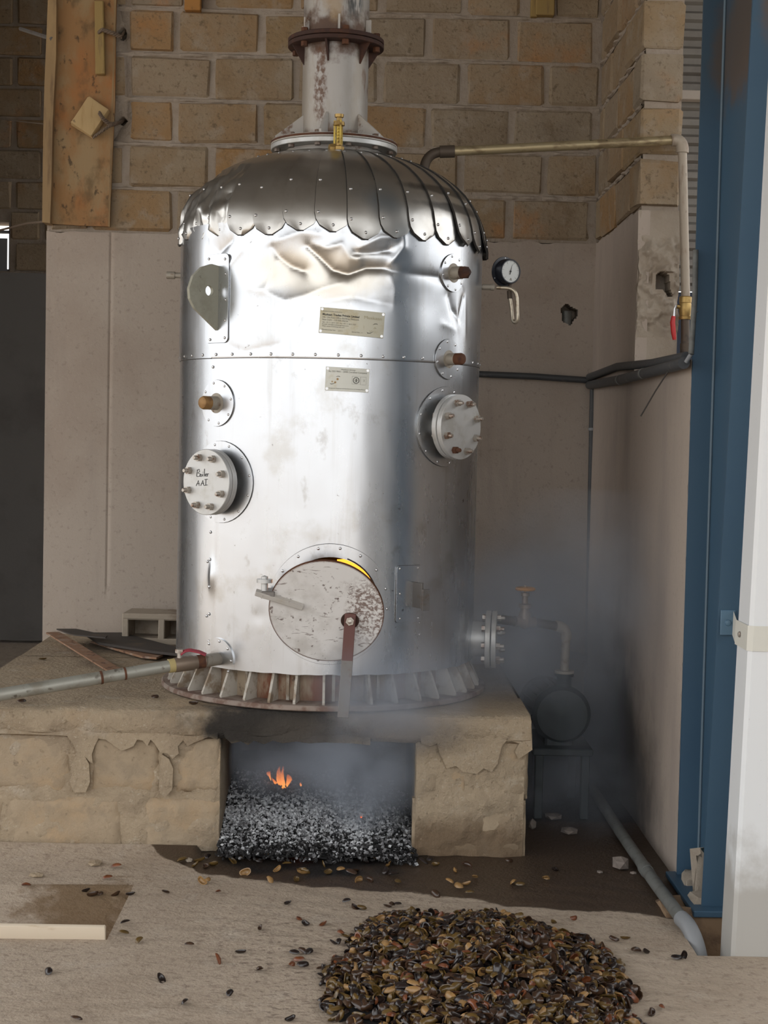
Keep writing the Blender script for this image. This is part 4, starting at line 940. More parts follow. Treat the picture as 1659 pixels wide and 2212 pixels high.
o, stroke, mp = nameplate(760.5, 697, 0.2517, 0.0985, R_(3.3), 'plate', [
    ('Designed and Manufactured by', 0.045, 0.335, 0.145, 0.0052, 0, 'print_grey'), ('Muskaan Tradex Private Limited', 0.04, 0.60, 0.265, 0.0112, 0.0003, 'print_dark'),
    ('106, Old Post Office Building, Mehrauli,', 0.04, 0.60, 0.385, 0.0092, 0, 'print_grey'), ('New Delhi - 110 030, INDIA', 0.04, 0.435, 0.475, 0.0092, 0, 'print_grey'),
    ('Tel.: +91 11 2613 1421  Fax: +91 11 2613 1423', 0.045, 0.555, 0.575, 0.0068, 0, 'print_grey'), ('E-mail: info@muskaangroup.com', 0.045, 0.445, 0.655, 0.0068, 0, 'print_grey'),
    ('Web: www.muskaangroup.com', 0.045, 0.385, 0.73, 0.0068, 0, 'print_grey'), ('Manufacturing Year', 0.045, 0.255, 0.865, 0.0062, 0, 'print_grey'), ('2011', 0.285, 0.36, 0.865, 0.0095, 0, 'print_faint'),
    ('Serial No.  1', 0.50, 0.66, 0.865, 0.0062, 0, 'print_grey'), ('Muskaan', 0.675, 0.955, 0.25, 0.0175, 0, 'print_faint')])
stroke([(0.82, 0.515), (0.845, 0.475), (0.885, 0.465), (0.895, 0.50)], [0.0004, 0.0013, 0.0013, 0.0004], 'print_dark')
stroke([(0.735, 0.82), (0.745, 0.86), (0.785, 0.855), (0.84, 0.77)], [0.0005, 0.0015, 0.0013, 0.0003], 'print_dark')
stroke([(0.77, 0.74), (0.79, 0.80), (0.81, 0.74)], 0.0008, 'print_faint'); stroke([(0.835, 0.66), (0.855, 0.60), (0.875, 0.65), (0.845, 0.67)], 0.0008, 'print_faint')
o, stroke, mp = nameplate(750, 820, 0.1686, 0.0915, R_(1.7), 'plate_pale', [
    ('Muskaan Group', 0.35, 0.67, 0.10, 0.0078, 0, 'print_grey'), ('An ISO 9001 : 2008 Certified Company', 0.06, 0.945, 0.195, 0.0092, 0, 'print_grey'), ('Designers, Engineers & Manufacturers of Turnkey Plants', 0.085, 0.91, 0.90, 0.0055, 0, 'print_grey'), ('2', 0.865, 0.895, 0.51, 0.010, 0, 'print_grey')])
stroke([(0.235, 0.41), (0.27, 0.385), (0.315, 0.385), (0.335, 0.41)], [0.0003, 0.0010, 0.0011, 0.0003], 'print_dark'); stroke([(0.105, 0.69), (0.13, 0.725), (0.18, 0.71), (0.245, 0.64)], [0.0004, 0.0012, 0.0010, 0.0003], 'print_dark')
for cx, cy_, r in ((0.275, 0.505, 0.006), (0.155, 0.62, 0.004), (0.225, 0.645, 0.0055)):
    g = MB(); pts = []
    for i in range(16): a = 2 * math.pi * i / 16; rr = r * (1.0 if i % 2 else 0.55); pts.append((rr * math.cos(a), rr * math.sin(a)))
    q0 = [mp(0.1686 * (cx - 0.5) + x, 0.0915 * (0.5 - cy_) + y, 0.0036) for x, y in pts] + [mp(0.1686 * (cx - 0.5), 0.0915 * (0.5 - cy_), 0.0036)]
    g.add(q0, [(16, i, (i + 1) % 16) for i in range(16)]); g.build('emblem', 'print_orange', o)
stroke([(0.605, 0.35), (0.93, 0.36), (0.93, 0.69), (0.605, 0.68), (0.605, 0.35)], 0.0005, 'print_grey', 'stamp_frame'); stroke([(0.80, 0.355), (0.80, 0.685)], 0.0005, 'print_grey', 'stamp_frame')
ring = [(0.70 + 0.067 * math.cos(a), 0.52 + 0.124 * math.sin(a)) for a in [2 * math.pi * i / 28 for i in range(29)]]
stroke(ring, 0.0014, 'print_dark', 'stamp'); stroke([(0.70, 0.45), (0.70, 0.59)], 0.0018, 'print_dark', 'stamp'); stroke([(0.665, 0.50), (0.735, 0.50)], 0.0009, 'print_grey', 'stamp'); stroke([(0.675, 0.56), (0.725, 0.56)], 0.0009, 'print_grey', 'stamp'); stroke([(0.655, 0.53), (0.70, 0.48), (0.745, 0.53)], 0.0007, 'print_grey', 'stamp')

# fire mouth: trim ring on the cladding, lined mouth, burning bed inside
def annulus(a0, a1, r0, r1, off):
    b = MB(); n = 40; K = 4
    for k in range(K + 1):
        r = r0 + (r1 - r0) * k / K
        for i in range(n + 1):
            a = a0 + (a1 - a0) * i / n; x, z = dc.x + r * math.cos(a), dc.z + r * math.sin(a); ph_ = math.asin((x - BX) / BR); b.v.append(cp(ph_, z, BR + off))
    for i in range(n + 1):
        a = a0 + (a1 - a0) * i / n; x, z = dc.x + r1 * math.cos(a), dc.z + r1 * math.sin(a); b.v.append(cp(math.asin((x - BX) / BR), z, BR - 0.004))
    m = n + 1; b.f = [(k * m + i, k * m + i + 1, (k + 1) * m + i + 1, (k + 1) * m + i) for k in range(K + 1) for i in range(n)]; b.mi = [0] * len(b.f); return b
for a0, a1, off in ((R_(5), R_(178), 0.012), (R_(176), R_(367), 0.009)):
    o = annulus(a0, a1, HR - 0.002, 0.236, off).build('mouth_trim', 'aluminium', boiler, smooth=50)
    b = MB(); b.tube([cp(math.asin((dc.x + 0.2365 * math.cos(a) - BX) / BR), dc.z + 0.2365 * math.sin(a), BR + off * 0.6) for a in [a0 + (a1 - a0) * i / 40 for i in range(41)]], 0.0011, 5); b.build('joint_shade_line', 'gap_shade_and_rod', o)  # trim edge gets a dark tube as its shadow gap
    b = MB()
    for k in range(8):
        a = a0 + (a1 - a0) * (k + 0.5) / 8; x, z = dc.x + 0.222 * math.cos(a), dc.z + 0.222 * math.sin(a); b.dome(frame(math.asin((x - BX) / BR), z, BR + off), 0.0065, 0.004, 7)
    q = b.build('rivet', 'rivet', o); q['kind'] = 'stuff'
MD = frame_to(Vector((dc.x, 6.10, dc.z)), Vector((0, -1, 0)))
b = MB(); b.lathe([(HR + 0.006, -0.015), (HR + 0.001, -0.015), (HR - 0.001, -0.33), (HR + 0.006, -0.33), (HR + 0.006, -0.015)], MD, 48); b.build('mouth_lining', 'furnace_dark', boiler)
b = MB(); b.lathe([(0.56, 0.75), (0.56, 2.4)], AX, 48); b.f = [f for f in b.f if not (lambda c: math.hypot(c.x - dc.x, c.z - dc.z) < 0.5 and c.y < BY)(sum((b.v[i] for i in f), Vector()) / 4)]; b.mi = [0] * len(b.f)
fx = at(768, 1238, 6.62)
g = MB(); N = 14
for j in range(N + 1):
    for i in range(N + 1):
        x = dc.x + 0.02 + 0.22 * i / N; t = j / N; z = dc.z - 0.16 + 0.30 * t + 0.03 * noise.noise(Vector((x * 14, t * 4, 0))); y = 6.36 + 0.22 * t + 0.03 * noise.noise(Vector((x * 18, t * 6, 5))); g.v.append(Vector((x, y, z)))
g.f = [(j * (N + 1) + i, j * (N + 1) + i + 1, (j + 1) * (N + 1) + i + 1, (j + 1) * (N + 1) + i) for j in range(N) for i in range(N)]; g.mi = [0] * len(g.f); g.build('burning_fuel', 'fire_bed', boiler)
b = MB(); b.lathe([(0.0001, -0.62), (0.42, -0.62), (0.42, -0.30)], MD, 32); b.build('furnace_lining', 'furnace_dark', boiler)

# fire door: round plate hung aslant before the mouth
TD = R_(-24)
dcen = at(705, 1320, 6.015); MDr = frame_to(dcen, Vector((math.sin(TD) * math.sin(R_(9)), -math.cos(TD), math.sin(TD) * math.cos(R_(9))))); RD = 0.221
b = MB(); b.disc(MDr, RD, -0.006, 0.006, 72, 0.002); door = b.build('fire_door', 'door_paint', boiler)
def on_door(u, v, h=0.0):
    d = ray(u, v); n = MDr.to_3x3() @ Vector((0, 0, 1)); o_ = dcen + n * (0.006 + h); t = (o_ - CAM).dot(n) / d.dot(n); return CAM + d * t
b = MB(); b.lathe([(RD - 0.004, -0.006), (RD + 0.0012, -0.005), (RD + 0.0012, 0.005), (RD - 0.004, 0.0062)], MDr, 72); b.build('rim', 'rust', door)
q0, q1 = on_door(552, 1279, 0.012), on_door(655, 1311, 0.008); n3 = MDr.to_3x3() @ Vector((0, 0, 1)); d3 = (q1 - q0).normalized()
Ma = Matrix.Translation((q0 + q1) / 2) @ Matrix((d3, n3.cross(d3), n3)).transposed().to_4x4()
b = MB(); b.box((0, 0, 0), ((q1 - q0).length, 0.020, 0.026), Ma, ch=0.002); arm = b.build('hinge_arm', 'white_rusty', door)
b = MB(); hp_ = on_door(571, 1266, 0.0); b.lathe([(0.0001, -0.05), (0.013, -0.05), (0.013, 0.012), (0.030, 0.012), (0.030, 0.026), (0.013, 0.026), (0.013, 0.036), (0.0001, 0.040)], Matrix.Translation(hp_ + Vector((0, 0.01, 0))), 20); b.build('hinge_pin', 'flange_metal', door)
b = MB(); b.box(hp_ + Vector((0.015, 0.06, -0.03)), (0.05, 0.14, 0.022), ch=0.003); b.build('hinge_bracket', 'steel_bar', boiler)
bc = on_door(756, 1340, 0); Mb_ = frame_to(bc, n3)
b = MB(); b.disc(Mb_, 0.035, 0.0, 0.006, 32, 0.001); b.build('washer', 'rust_dark', door)
e1 = bc + n3 * 0.0125; e1 = bc + Vector((0, -0.022, 0)); e3 = at(750, 1428, e1.y - 0.004); dv = (e3 - e1).normalized(); e4 = at(741, 1550, e1.y - 0.008)
def bar(pa, pb, w_, th, nrm): 
    d_ = (pb - pa).normalized(); n_0 = (nrm - d_ * nrm.dot(d_)).normalized(); Mq = Matrix.Translation((pa + pb) / 2) @ Matrix((d_, n_0.cross(d_), n_0)).transposed().to_4x4(); m_ = MB(); m_.box((0, 0, 0), ((pb - pa).length, w_, th), Mq, ch=0.0015); return m_
lv = bar(e1 - dv * 0.028, e3, 0.043, 0.010, Vector((0, -1, 0))).build('latch_bar', 'maroon_bar', door)
bar(e3 - dv * 0.004, e4, 0.044, 0.010, Vector((0, -1, 0))).build('latch_bar', 'steel_bar', door)
b = MB(); Mb_ = frame_to(bc + Vector((0, -0.004, 0)), Vector((0, -1, 0))); b.hexnut(Mb_, 0.0165, 0.022, 0.034); b.lathe([(0.008, -0.01), (0.008, 0.046), (0.0001, 0.048)], Mb_, 12); b.build('bolt', 'bolt_metal', door)
# latch keeper on the right of the door
b = MB(); b.patch(rrect(855, 906, 1222, 1342, 0.012), BR + 0.006, 0.005); kp = b.build('keeper_plate', 'aluminium', boiler, smooth=50); outline(rrect(855, 906, 1222, 1342, 0.012), 0.006, kp)
b = MB()
for u, v in ((861, 1228), (900, 1226), (861, 1282), (861, 1336), (900, 1334)): p, z = cyl(u, v); b.dome(frame(p, z, BR + 0.011), 0.006, 0.004, 7)
q = b.build('rivet', 'rivet', kp); q['kind'] = 'stuff'
p, z = cyl(890, 1290); Mk = frame(p, z, BR)
b = MB(); b.box((0.0, 0.012, 0.035), (0.012, 0.10, 0.07), Mk, ch=0.001); b.box((0.012, -0.004, 0.074), (0.034, 0.085, 0.010), Mk, ch=0.001); b.build('latch_keeper', 'steel_bar', boiler)

# base: plate ring, inner shell, gussets
b = MB(); b.lathe([(0.50, BT + 0.006), (0.690, BT + 0.006), (0.695, BT + 0.010), (0.695, BT + 0.024), (0.690, BT + 0.028), (0.50, BT + 0.028)], AX, 120); b.build('base_plate', 'rust_edge', boiler)
b = MB(); b.lathe([(0.575, BT + 0.02), (0.575, 0.78)], AX, 96); b.build('inner_shell', 'inner_shell', boiler)
b = MB(); poly = [(0.570, BT + 0.028), (0.668, BT + 0.028), (0.670, BT + 0.036), (0.618, 0.705), (0.570, 0.715)]
Mz = Matrix(((0, 0, 1, 0), (-1, 0, 0, 0), (0, 1, 0, 0), (0, 0, 0, 1)))
b.prism(poly, Mz, -0.005, 0.005); NG = 40
g0 = b.build('gusset', 'gusset_paint', None, smooth=20); g0.parent = boiler; g0.location = (0, 0, -BT)
for k in range(1, NG): c = g0.copy(); COL.objects.link(c); c.parent = boiler; c.rotation_euler.z = 2 * math.pi * k / NG + rnd.uniform(-0.012, 0.012)
g0.rotation_euler.z = 0.02
for k in range(NG):
    if k % 2: continue
    b = MB(); b.box((0, 0, 0), (0.012, 0.010, 0.115), Matrix.Translation(cp(2 * math.pi * (k + 0.55) / NG, BT + 0.083, 0.577)) @ Matrix.Rotation(2 * math.pi * (k + 0.55) / NG, 4, 'Z')); b.build('stiffener', 'gusset_paint', boiler)
b = MB(); b.lathe([(0.205, 2.79), (0.205, 2.835)], AX, 56); b.build('neck', 'white_rusty', boiler)

# ================================================================== FLUE
flue = thing('flue_stack', (BX, BY, 2.835), 'rust streaked white steel flue pipe rising from the boiler top', 'flue')
def ringplate(name, r0, r1, z0, z1, mat): b = MB(); b.lathe([(r0, z0), (r1 - 0.002, z0), (r1, z0 + 0.002), (r1, z1 - 0.002), (r1 - 0.002, z1), (r0, z1), (r0, z0)], AX, 72); return b.build(name, mat, flue)
zf0 = 2.836
ringplate('flange', 0.14, 0.268, zf0, zf0 + 0.020, 'flange_metal'); ringplate('flange', 0.13, 0.268, zf0 + 0.0215, zf0 + 0.038, 'white_rusty'); ringplate('flange_edge', 0.266, 0.2695, zf0 + 0.026, zf0 + 0.036, 'rust')
for k in range(12):
    a = 2 * math.pi * (k + 0.5) / 12; b = MB(); Lb = AX @ Matrix.Translation((0.245 * math.cos(a), 0.245 * math.sin(a), 0)); b.hexnut(Lb, 0.013, zf0 - 0.012, zf0); b.build('nut', 'bolt_brown', flue); b = MB(); b.hexnut(Lb, 0.013, zf0 + 0.038, zf0 + 0.050); b.build('nut', 'bolt_brown', flue)
zu = at(724, 96, BY).z
b = MB(); b.lathe([(0.139, zf0 + 0.02), (0.139, zu - 0.018)], AX, 64); b.build('lower_pipe', 'stack', flue)
ringplate('flange', 0.13, 0.203, zu - 0.020, zu - 0.003, 'rust_dark'); ringplate('flange', 0.13, 0.203, zu, zu + 0.017, 'rust_dark')
b = MB(); b.lathe([(0.139, zu + 0.01), (0.139, 4.95)], AX, 64); b.build('upper_pipe', 'stack', flue)
for k in range(6):
    a = R_(18 + 60 * k); b = MB(); Mq = AX @ Matrix.Rotation(a, 4, 'Z') @ Matrix(((1, 0, 0, 0), (0, 0, -1, 0), (0, 1, 0, 0), (0, 0, 0, 1)))
    b.prism([(0.135, zf0 + 0.036), (0.255, zf0 + 0.036), (0.257, zf0 + 0.052), (0.139, zf0 + 0.145)], Mq, -0.005, 0.005); b.build('gusset', 'white_rusty', flue, smooth=20)
    b = MB(); b.prism([(0.135, zu - 0.02), (0.190, zu - 0.02), (0.139, zu - 0.10)], Mq, -0.004, 0.004); b.build('gusset', 'rust_dark', flue, smooth=20)
    b = MB(); Lb = AX @ Matrix.Translation((0.178 * math.cos(a + 0.45), 0.178 * math.sin(a + 0.45), 0)); b.hexnut(Lb, 0.015, zu - 0.04, zu - 0.018); b.build('nut', 'rust', flue); b = MB(); b.hexnut(Lb, 0.015, zu + 0.017, zu + 0.036); b.build('nut', 'rust', flue)
    b = MB(); b.box((0.150, 0, zu + 0.05), (0.022, 0.008, 0.075), AX @ Matrix.Rotation(a + 0.3, 4, 'Z')); b.build('lug', 'white_rusty', flue)

# ================================================================== FITTINGS
# safety valve on the head
sb = at(731, 344, BY - 0.30); sz = 1.0
sv_ = thing('safety_valve', (sb.x, sb.y, 2.79), 'small brass spring safety valve on the boiler top before the flue', 'valve')
Ms = Matrix.Translation((sb.x, sb.y, 0)); k = 6.47 / F
zb = sb.z
b = MB(); b.lathe([(0.023, zb - 0.03), (0.023, zb + 0.035), (0.0001, zb + 0.035)], Ms, 20); b.build('stub', 'white_rusty', sv_)
b = MB(); b.lathe([(0.014, zb + 0.035), (0.022, zb + 0.037), (0.022, zb + 0.050), (0.016, zb + 0.054), (0.016, zb + 0.062), (0.0001, zb + 0.062)], Ms, 6); b.build('seat', 'brass', sv_)
for a in range(3):
    t = R_(50 + 120 * a); b = MB(); b.box((0.018 * math.cos(t), 0.018 * math.sin(t), zb + 0.105), (0.008, 0.008, 0.10), Ms); b.build('cage_post', 'brass_yellow', sv_)
b = MB(); b.tube([(sb.x + 0.010 * math.cos(i * 0.9), sb.y + 0.010 * math.sin(i * 0.9), zb + 0.06 + i * 0.0018) for i in range(46)], 0.0032, 6); b.build('spring', 'brass_yellow', sv_)
b = MB(); b.lathe([(0.0105, zb + 0.06), (0.0105, zb + 0.13), (0.0001, zb + 0.13)], Ms, 12); b.build('spindle', 'brass_yellow', sv_)
b = MB(); b.lathe([(0.0001, zb + 0.132), (0.024, zb + 0.135), (0.022, zb + 0.150), (0.012, zb + 0.153), (0.011, zb + 0.166), (0.018, zb + 0.168), (0.019, zb + 0.180), (0.0001, zb + 0.183)], Ms, 12); b.build('cap', 'brass', sv_)
b = MB(); b.lathe([(0.016, 0), (0.016, 0.018), (0.012, 0.026), (0.0001, 0.026)], frame_to(Vector((sb.x - 0.014, sb.y, zb + 0.046)), Vector((-1, -0.4, 0))), 8); b.build('outlet', 'brass', sv_)

# steam pipe
YS = 6.88
sp_ = [at(u, v, YS) for u, v in ((912, 388), (918, 330), (968, 328), (1462, 302))]
st = thing('steam_pipe', (sp_[0].x, YS, 2.70), 'brass coloured steam pipe running from the boiler top to the right wall end', 'pipe')
b = MB(); b.tube([sp_[0] - Vector((0, 0, 0.03)), sp_[0]], 0.026, 16); b.build('stub', 'white_rusty', st)
e0 = at(916, 368, YS); e1_ = at(919, 326, YS); e2_ = at(962, 328, YS)
b = MB(); b.tube([sp_[0] - Vector((0, 0, 0.01))] + arc(e0, e1_, e2_, 10), 0.0215, 18); b.build('bend', 'pipe_dark', st)
b = MB(); b.tube([at(950, 328, YS), at(982, 327, YS)], 0.0265, 18); b.build('coupling', 'pipe_dark', st)
b = MB(); b.tube([at(975, 327, YS), at(1120, 320, YS + 0.02), at(1300, 311, YS + 0.05), at(1452, 303, YS + 0.07)], 0.0205, 18); b.build('pipe', 'steam_pipe_metal', st)
YV = YS + 0.07
c0, c1, c2 = at(1450, 303, YV), at(1477, 299, YV), at(1474, 330, YV)
b = MB(); b.tube(arc(c0, c1, c2, 8), 0.027, 18); b.build('elbow', 'riser', st)
v0, v1 = at(1474, 322, YV), at(1481, 642, YV)
b = MB(); b.tube([v0, v1], 0.0195, 18); b.build('riser', 'riser', st)
b = MB(); q = at(1481, 640, YV); w = at(1480, 690, YV)
Mv = Matrix.Translation((q.x, q.y, 0)); z1, z0 = q.z, w.z
b.lathe([(0.0001, z0), (0.027, z0), (0.029, z0 + 0.012), (0.024, z0 + 0.014), (0.027, z0 + 0.03), (0.029, (z0 + z1) / 2), (0.026, z1 - 0.03), (0.028, z1 - 0.028), (0.028, z1 - 0.004), (0.022, z1), (0.0001, z1)], Mv, 16); vb = b.build('ball_valve', 'brass', st)
vm = Vector((q.x, q.y, (z0 + z1) / 2 + 0.0))
b = MB(); b.tube([vm, vm + Vector((-0.042, -0.012, 0.004))], 0.009, 10); b.build('stem', 'brass', vb)
h0 = at(1459, 662, YV - 0.03)
b = MB(); pth = [h0 + Vector((0.004, 0, 0.006)), h0 + Vector((-0.003, 0, -0.01)), at(1456, 686, YV - 0.03)]
b.tube(pth, 0.006, 8); b.build('lever', 'chrome', vb)
b = MB(); b.tube([at(1455, 683, YV - 0.03), at(1453, 696, YV - 0.03), at(1455, 720, YV - 0.03), at(1457, 734, YV - 0.03)], [0.009, 0.0115, 0.011, 0.008], 12); b.build('red_grip', 'red', vb); 
b = MB(); b.tube([w + Vector((0, 0, 0.01)), at(1480, 745, YV), at(1480, 772, YV)], 0.019, 14); b.tube([at(1480, 742, YV), at(1480, 762, YV)], 0.0225, 14); b.build('tail_pipe', 'pipe_dark', st)

# pressure gauge on its siphon
YG = 6.72
gs = at(1040, 620, YG)
gg = thing('pressure_gauge', (gs.x, YG, gs.z), 'round black pressure gauge with a white dial on a siphon tube', 'gauge')
b = MB(); b.lathe([(0.010, -0.03), (0.010, 0.004), (0.0125, 0.004), (0.0125, 0.040), (0.0145, 0.040), (0.0145, 0.052), (0.009, 0.056), (0.0001, 0.056)], frame_to(gs, Vector((1, 0, 0))), 14); b.build('union', 'stub', gg)
P = lambda u, v, d=0.0: at(u, v, YG + d)
pt = [P(1072, 621)] + arc(P(1095, 622), P(1117, 624), P(1117, 650), 8) + [P(1118, 680)] + arc(P(1118, 690), P(1113, 703, 0.01), P(1107, 690, 0.02), 8) + [P(1104, 660, 0.02), P(1101, 640, 0.02)]
b = MB(); b.tube(pt, 0.0082, 12); b.build('siphon', 'siphon', gg)
b = MB(); b.tube([P(1102, 645, 0.02), P(1101, 628, 0.02)], 0.012, 10); b.tube([P(1101, 630, 0.02), P(1102, 612, 0.02)], 0.007, 10); b.build('connector', 'pipe_dark', gg)
gc = P(1095, 587, 0.02); nG = Vector((0.50, -0.87, -0.02)); Mg_ = frame_to(gc, nG)
b = MB(); b.lathe([(0.0001, -0.022), (0.064, -0.022), (0.065, -0.019), (0.064, -0.016), (0.053, -0.014), (0.0525, 0.026), (0.050, 0.030), (0.046, 0.030), (0.046, 0.024)], Mg_, 48); cs_ = b.build('case', 'gauge_case', gg)
b = MB()
for a in (90, 210, 330): b.dome(Mg_ @ Matrix.Translation((0.0585 * math.cos(R_(a)), 0.0585 * math.sin(R_(a)), -0.016)), 0.0035, 0.002, 7)
b.build('screw', 'rivet', cs_)
b = MB(); b.disc(Mg_, 0.0465, 0.020, 0.0255, 40); dl = b.build('dial', 'dial', gg)
b = MB()
for i in range(11):
    a = R_(225 - 27 * i); big = i % 2 == 0; b.box((0, (0.0385 if big else 0.041), 0.026), (0.0011, (0.009 if big else 0.004), 0.0006), Mg_ @ Matrix.Rotation(a - math.pi / 2, 4, 'Z'))
b.build('scale_mark', 'print_grey', dl)
b = MB(); b.add([Mg_ @ Vector(q) for q in ((0.003, -0.026, 0.0262), (0.0095, -0.038, 0.0262), (-0.0035, -0.038, 0.0262), (0.003, -0.031, 0.0263), (0.006, -0.0365, 0.0263), (0, -0.0365, 0.0263))], [(0, 1, 4, 3), (1, 2, 5, 4), (2, 0, 3, 5)]); b.build('emblem', 'print_grey', dl)
b = MB()
for i, t in enumerate(('0', '4', '8', '12', '16', '20')[:6]):
    a = R_(225 - 54 * i); vs, fs = text_mesh('-', 0.008); b.add([Mg_ @ Vector((q.x + 0.029 * math.cos(a) - 0.0015, q.y + 0.029 * math.sin(a) - 0.0018, 0.0262)) for q in vs], fs)
b.build('scale_mark', 'print_grey', dl)
b = MB(); Mn = Mg_ @ Matrix.Rotation(R_(-14), 4, 'Z'); b.add([Mn @ Vector(q) for q in ((-0.0022, -0.014, 0.028), (0.0022, -0.014, 0.028), (0.0016, 0.006, 0.028), (0.0003, 0.032, 0.028), (-0.0003, 0.032, 0.028), (-0.0016, 0.006, 0.028))], [(0, 1, 2, 5), (5, 2, 3, 4)]); b.disc(Mn, 0.004, 0.026, 0.029, 12); b.build('needle', 'ink', dl)

# drain pipe with its valve at the lower left
dz = cyl(470, 1423)
p0_ = cp(dz[0], dz[1], BR - 0.02)
dr = thing('drain_pipe', tuple(p0_), 'long grey drain pipe with a red lever valve slanting out over the bench', 'pipe')
pA = at(440, 1428, 6.17); pB = at(370, 1438, 6.12); pE = at(-420, 1572, 5.60)
b = MB(); b.patch([(pp, zz) for pp, zz in ellipse(dz[0] + 0.01, dz[1] + 0.0, 0.085) if zz > 0.715] , BR + 0.006, 0.004); o = b.build('collar_plate', 'aluminium', boiler, smooth=50)
b = MB()
for a in (80, 40, 0, 130, -35): b.dome(frame(dz[0] + 0.01 + 0.074 * math.cos(R_(a)) / BR, dz[1] + 0.074 * math.sin(R_(a)), BR + 0.010), 0.006, 0.004, 7)
q = b.build('rivet', 'rivet', o); q['kind'] = 'stuff'
b = MB(); b.tube([p0_, pA], 0.026, 20); b.build('nipple', 'stub', dr)
b = MB(); b.tube([pA.lerp(pB, -0.05), pA.lerp(pB, 0.30), pA.lerp(pB, 0.34), pA.lerp(pB, 0.9)], [0.026, 0.027, 0.030, 0.029], 16); vb = b.build('ball_valve', 'valve_bronze', dr)
b = MB(); b.tube([pA.lerp(pB, -0.02), pA.lerp(pB, 0.2)], 0.0275, 16); b.build('rust_band', 'rust', vb)
b = MB(); b.tube([pA.lerp(pB, 0.9), pA.lerp(pB, 1.08)], 0.0275, 16); b.build('yellow_seal', 'yellow_seal', vb)
b = MB(); s0 = at(388, 1430, 6.13); b.tube([s0, s0 + Vector((0, 0, 0.045))], 0.010, 12); b.hexnut(Matrix.Translation(s0), 0.018, 0.036, 0.050); b.build('stem', 'bolt_metal', vb)
b = MB(); L = [at(u, v, 6.12) for u, v in ((390, 1413), (400, 1406), (410, 1404), (430, 1408), (444, 1414))]
for q0, q1 in zip(L, L[1:]): bb_ = bar(q0, q1 + (q1 - q0) * 0.08, 0.022, 0.006, Vector((0, -0.3, 1))); b.add(bb_.v, bb_.f)
b.build('red_lever', 'dark_red', vb)
b = MB(); b.tube([pB.lerp(pE, -0.02), pB.lerp(pE, 0.21)], 0.0235, 20); b.tube([pB.lerp(pE, 0.21), pE], 0.0245, 20); b.build('pipe', 'galvanised', dr)
b = MB(); b.tube([pB.lerp(pE, 0.203), pB.lerp(pE, 0.21)], 0.0255, 20); b.build('rust_band', 'rust', dr); b = MB(); b.tube([pB.lerp(pE, 0.135), pB.lerp(pE, 0.141)], 0.0248, 20); b.build('rust_band', 'rust', dr)

# feed pipe with its gate valve, and the pump in the corner
YFd = BY - 0.06
fp = thing('feed_pipe', tuple(at(1070, 1338, YFd)), 'dark feed pipe with an orange wheel gate valve from the side flange', 'pipe')
a0, a1, a2 = at(1062, 1336, YFd), at(1112, 1342, YFd + 0.03), at(1120, 1343, YFd + 0.035)
b = MB(); b.tube([a0, a1], 0.020, 16); b.build('pipe', 'pipe_dark', fp)
vc = at(1133, 1343, YFd + 0.05)
b = MB(); b.tube([a1, a1.lerp(vc, 0.4), vc, vc + (vc - a1) * 0.6, vc + (vc - a1)], [0.024, 0.021, 0.031, 0.021, 0.024], 14)
Mv = Matrix.Translation(vc); b.lathe([(0.026, 0), (0.029, 0.030), (0.018, 0.050), (0.018, 0.058), (0.027, 0.060), (0.027, 0.075), (0.013, 0.080), (0.012, 0.110), (0.018, 0.112), (0.018, 0.125), (0.0001, 0.126)], Mv, 14); gv = b.build('gate_valve', 'valve_bronze', fp)
b = MB(); b.tube([vc + Vector((0, 0, 0.12)), vc + Vector((0, 0, 0.158))], 0.005, 8); b.build('stem', 'bolt_metal', gv)
b = MB(); wc = vc + Vector((0, 0, 0.142)); ring = [wc + Vector((0.037 * math.cos(t), 0.037 * math.sin(t), 0)) for t in [2 * math.pi * i / 24 for i in range(25)]]; b.tube(ring, 0.007, 8)
for k in range(3): t = 2 * math.pi * k / 3; b.tube([wc, wc + Vector((0.035 * math.cos(t), 0.035 * math.sin(t), 0))], 0.005, 6)
b.lathe([(0.011, -0.006), (0.011, 0.008), (0.0001, 0.008)], Matrix.Translation(wc), 10); b.build('hand_wheel', 'wheel', gv)
b0 = vc + (vc - a1); b1 = at(1200, 1352, YFd + 0.10); b2 = at(1225, 1353, YFd + 0.12); b3 = at(1223, 1380, YFd + 0.12); b4 = at(1219, 1448, YFd + 0.12)
b = MB(); b.tube([b0, b1], 0.019, 14); b.build('pipe', 'pipe_dark', fp)
b = MB(); b.tube(arc(b1, b2, b3, 8), 0.024, 16); b.build('elbow', 'stub', fp)
b = MB(); b.tube([b3, b4], 0.019, 14); b.build('pipe', 'stub', fp)
zp = b4.z
b = MB(); b.lathe([(0.0001, -0.012), (0.042, -0.012), (0.042, 0.0), (0.0001, 0.0)], Matrix.Translation(b4), 24); b.build('flange', 'stub', fp)
pb_ = Vector((b4.x, b4.y, 0))
pm = thing('feed_pump', (pb_.x - 0.02, pb_.y + 0.1, 0.0), 'dark feed pump with motor standing in the smoke behind the bench', 'pump')
vz = zp - 0.19
b = MB(); b.lathe([(0.0001, -0.05), (0.05, -0.055), (0.09, -0.045), (0.122, -0.02), (0.128, 0.02), (0.11, 0.05), (0.0001, 0.06)], frame_to(Vector((pb_.x - 0.01, pb_.y, vz)), Vector((0, -1, 0))), 32); b.build('casing', 'pump_paint', pm)
b = MB(); b.tube([(pb_.x, pb_.y, vz), (pb_.x, pb_.y, zp - 0.013)], 0.032, 16); b.lathe([(0.0001, -0.024), (0.042, -0.024), (0.042, -0.013), (0.0001, -0.013)], Matrix.Translation(b4), 24); b.build('outlet', 'pump_paint', pm)
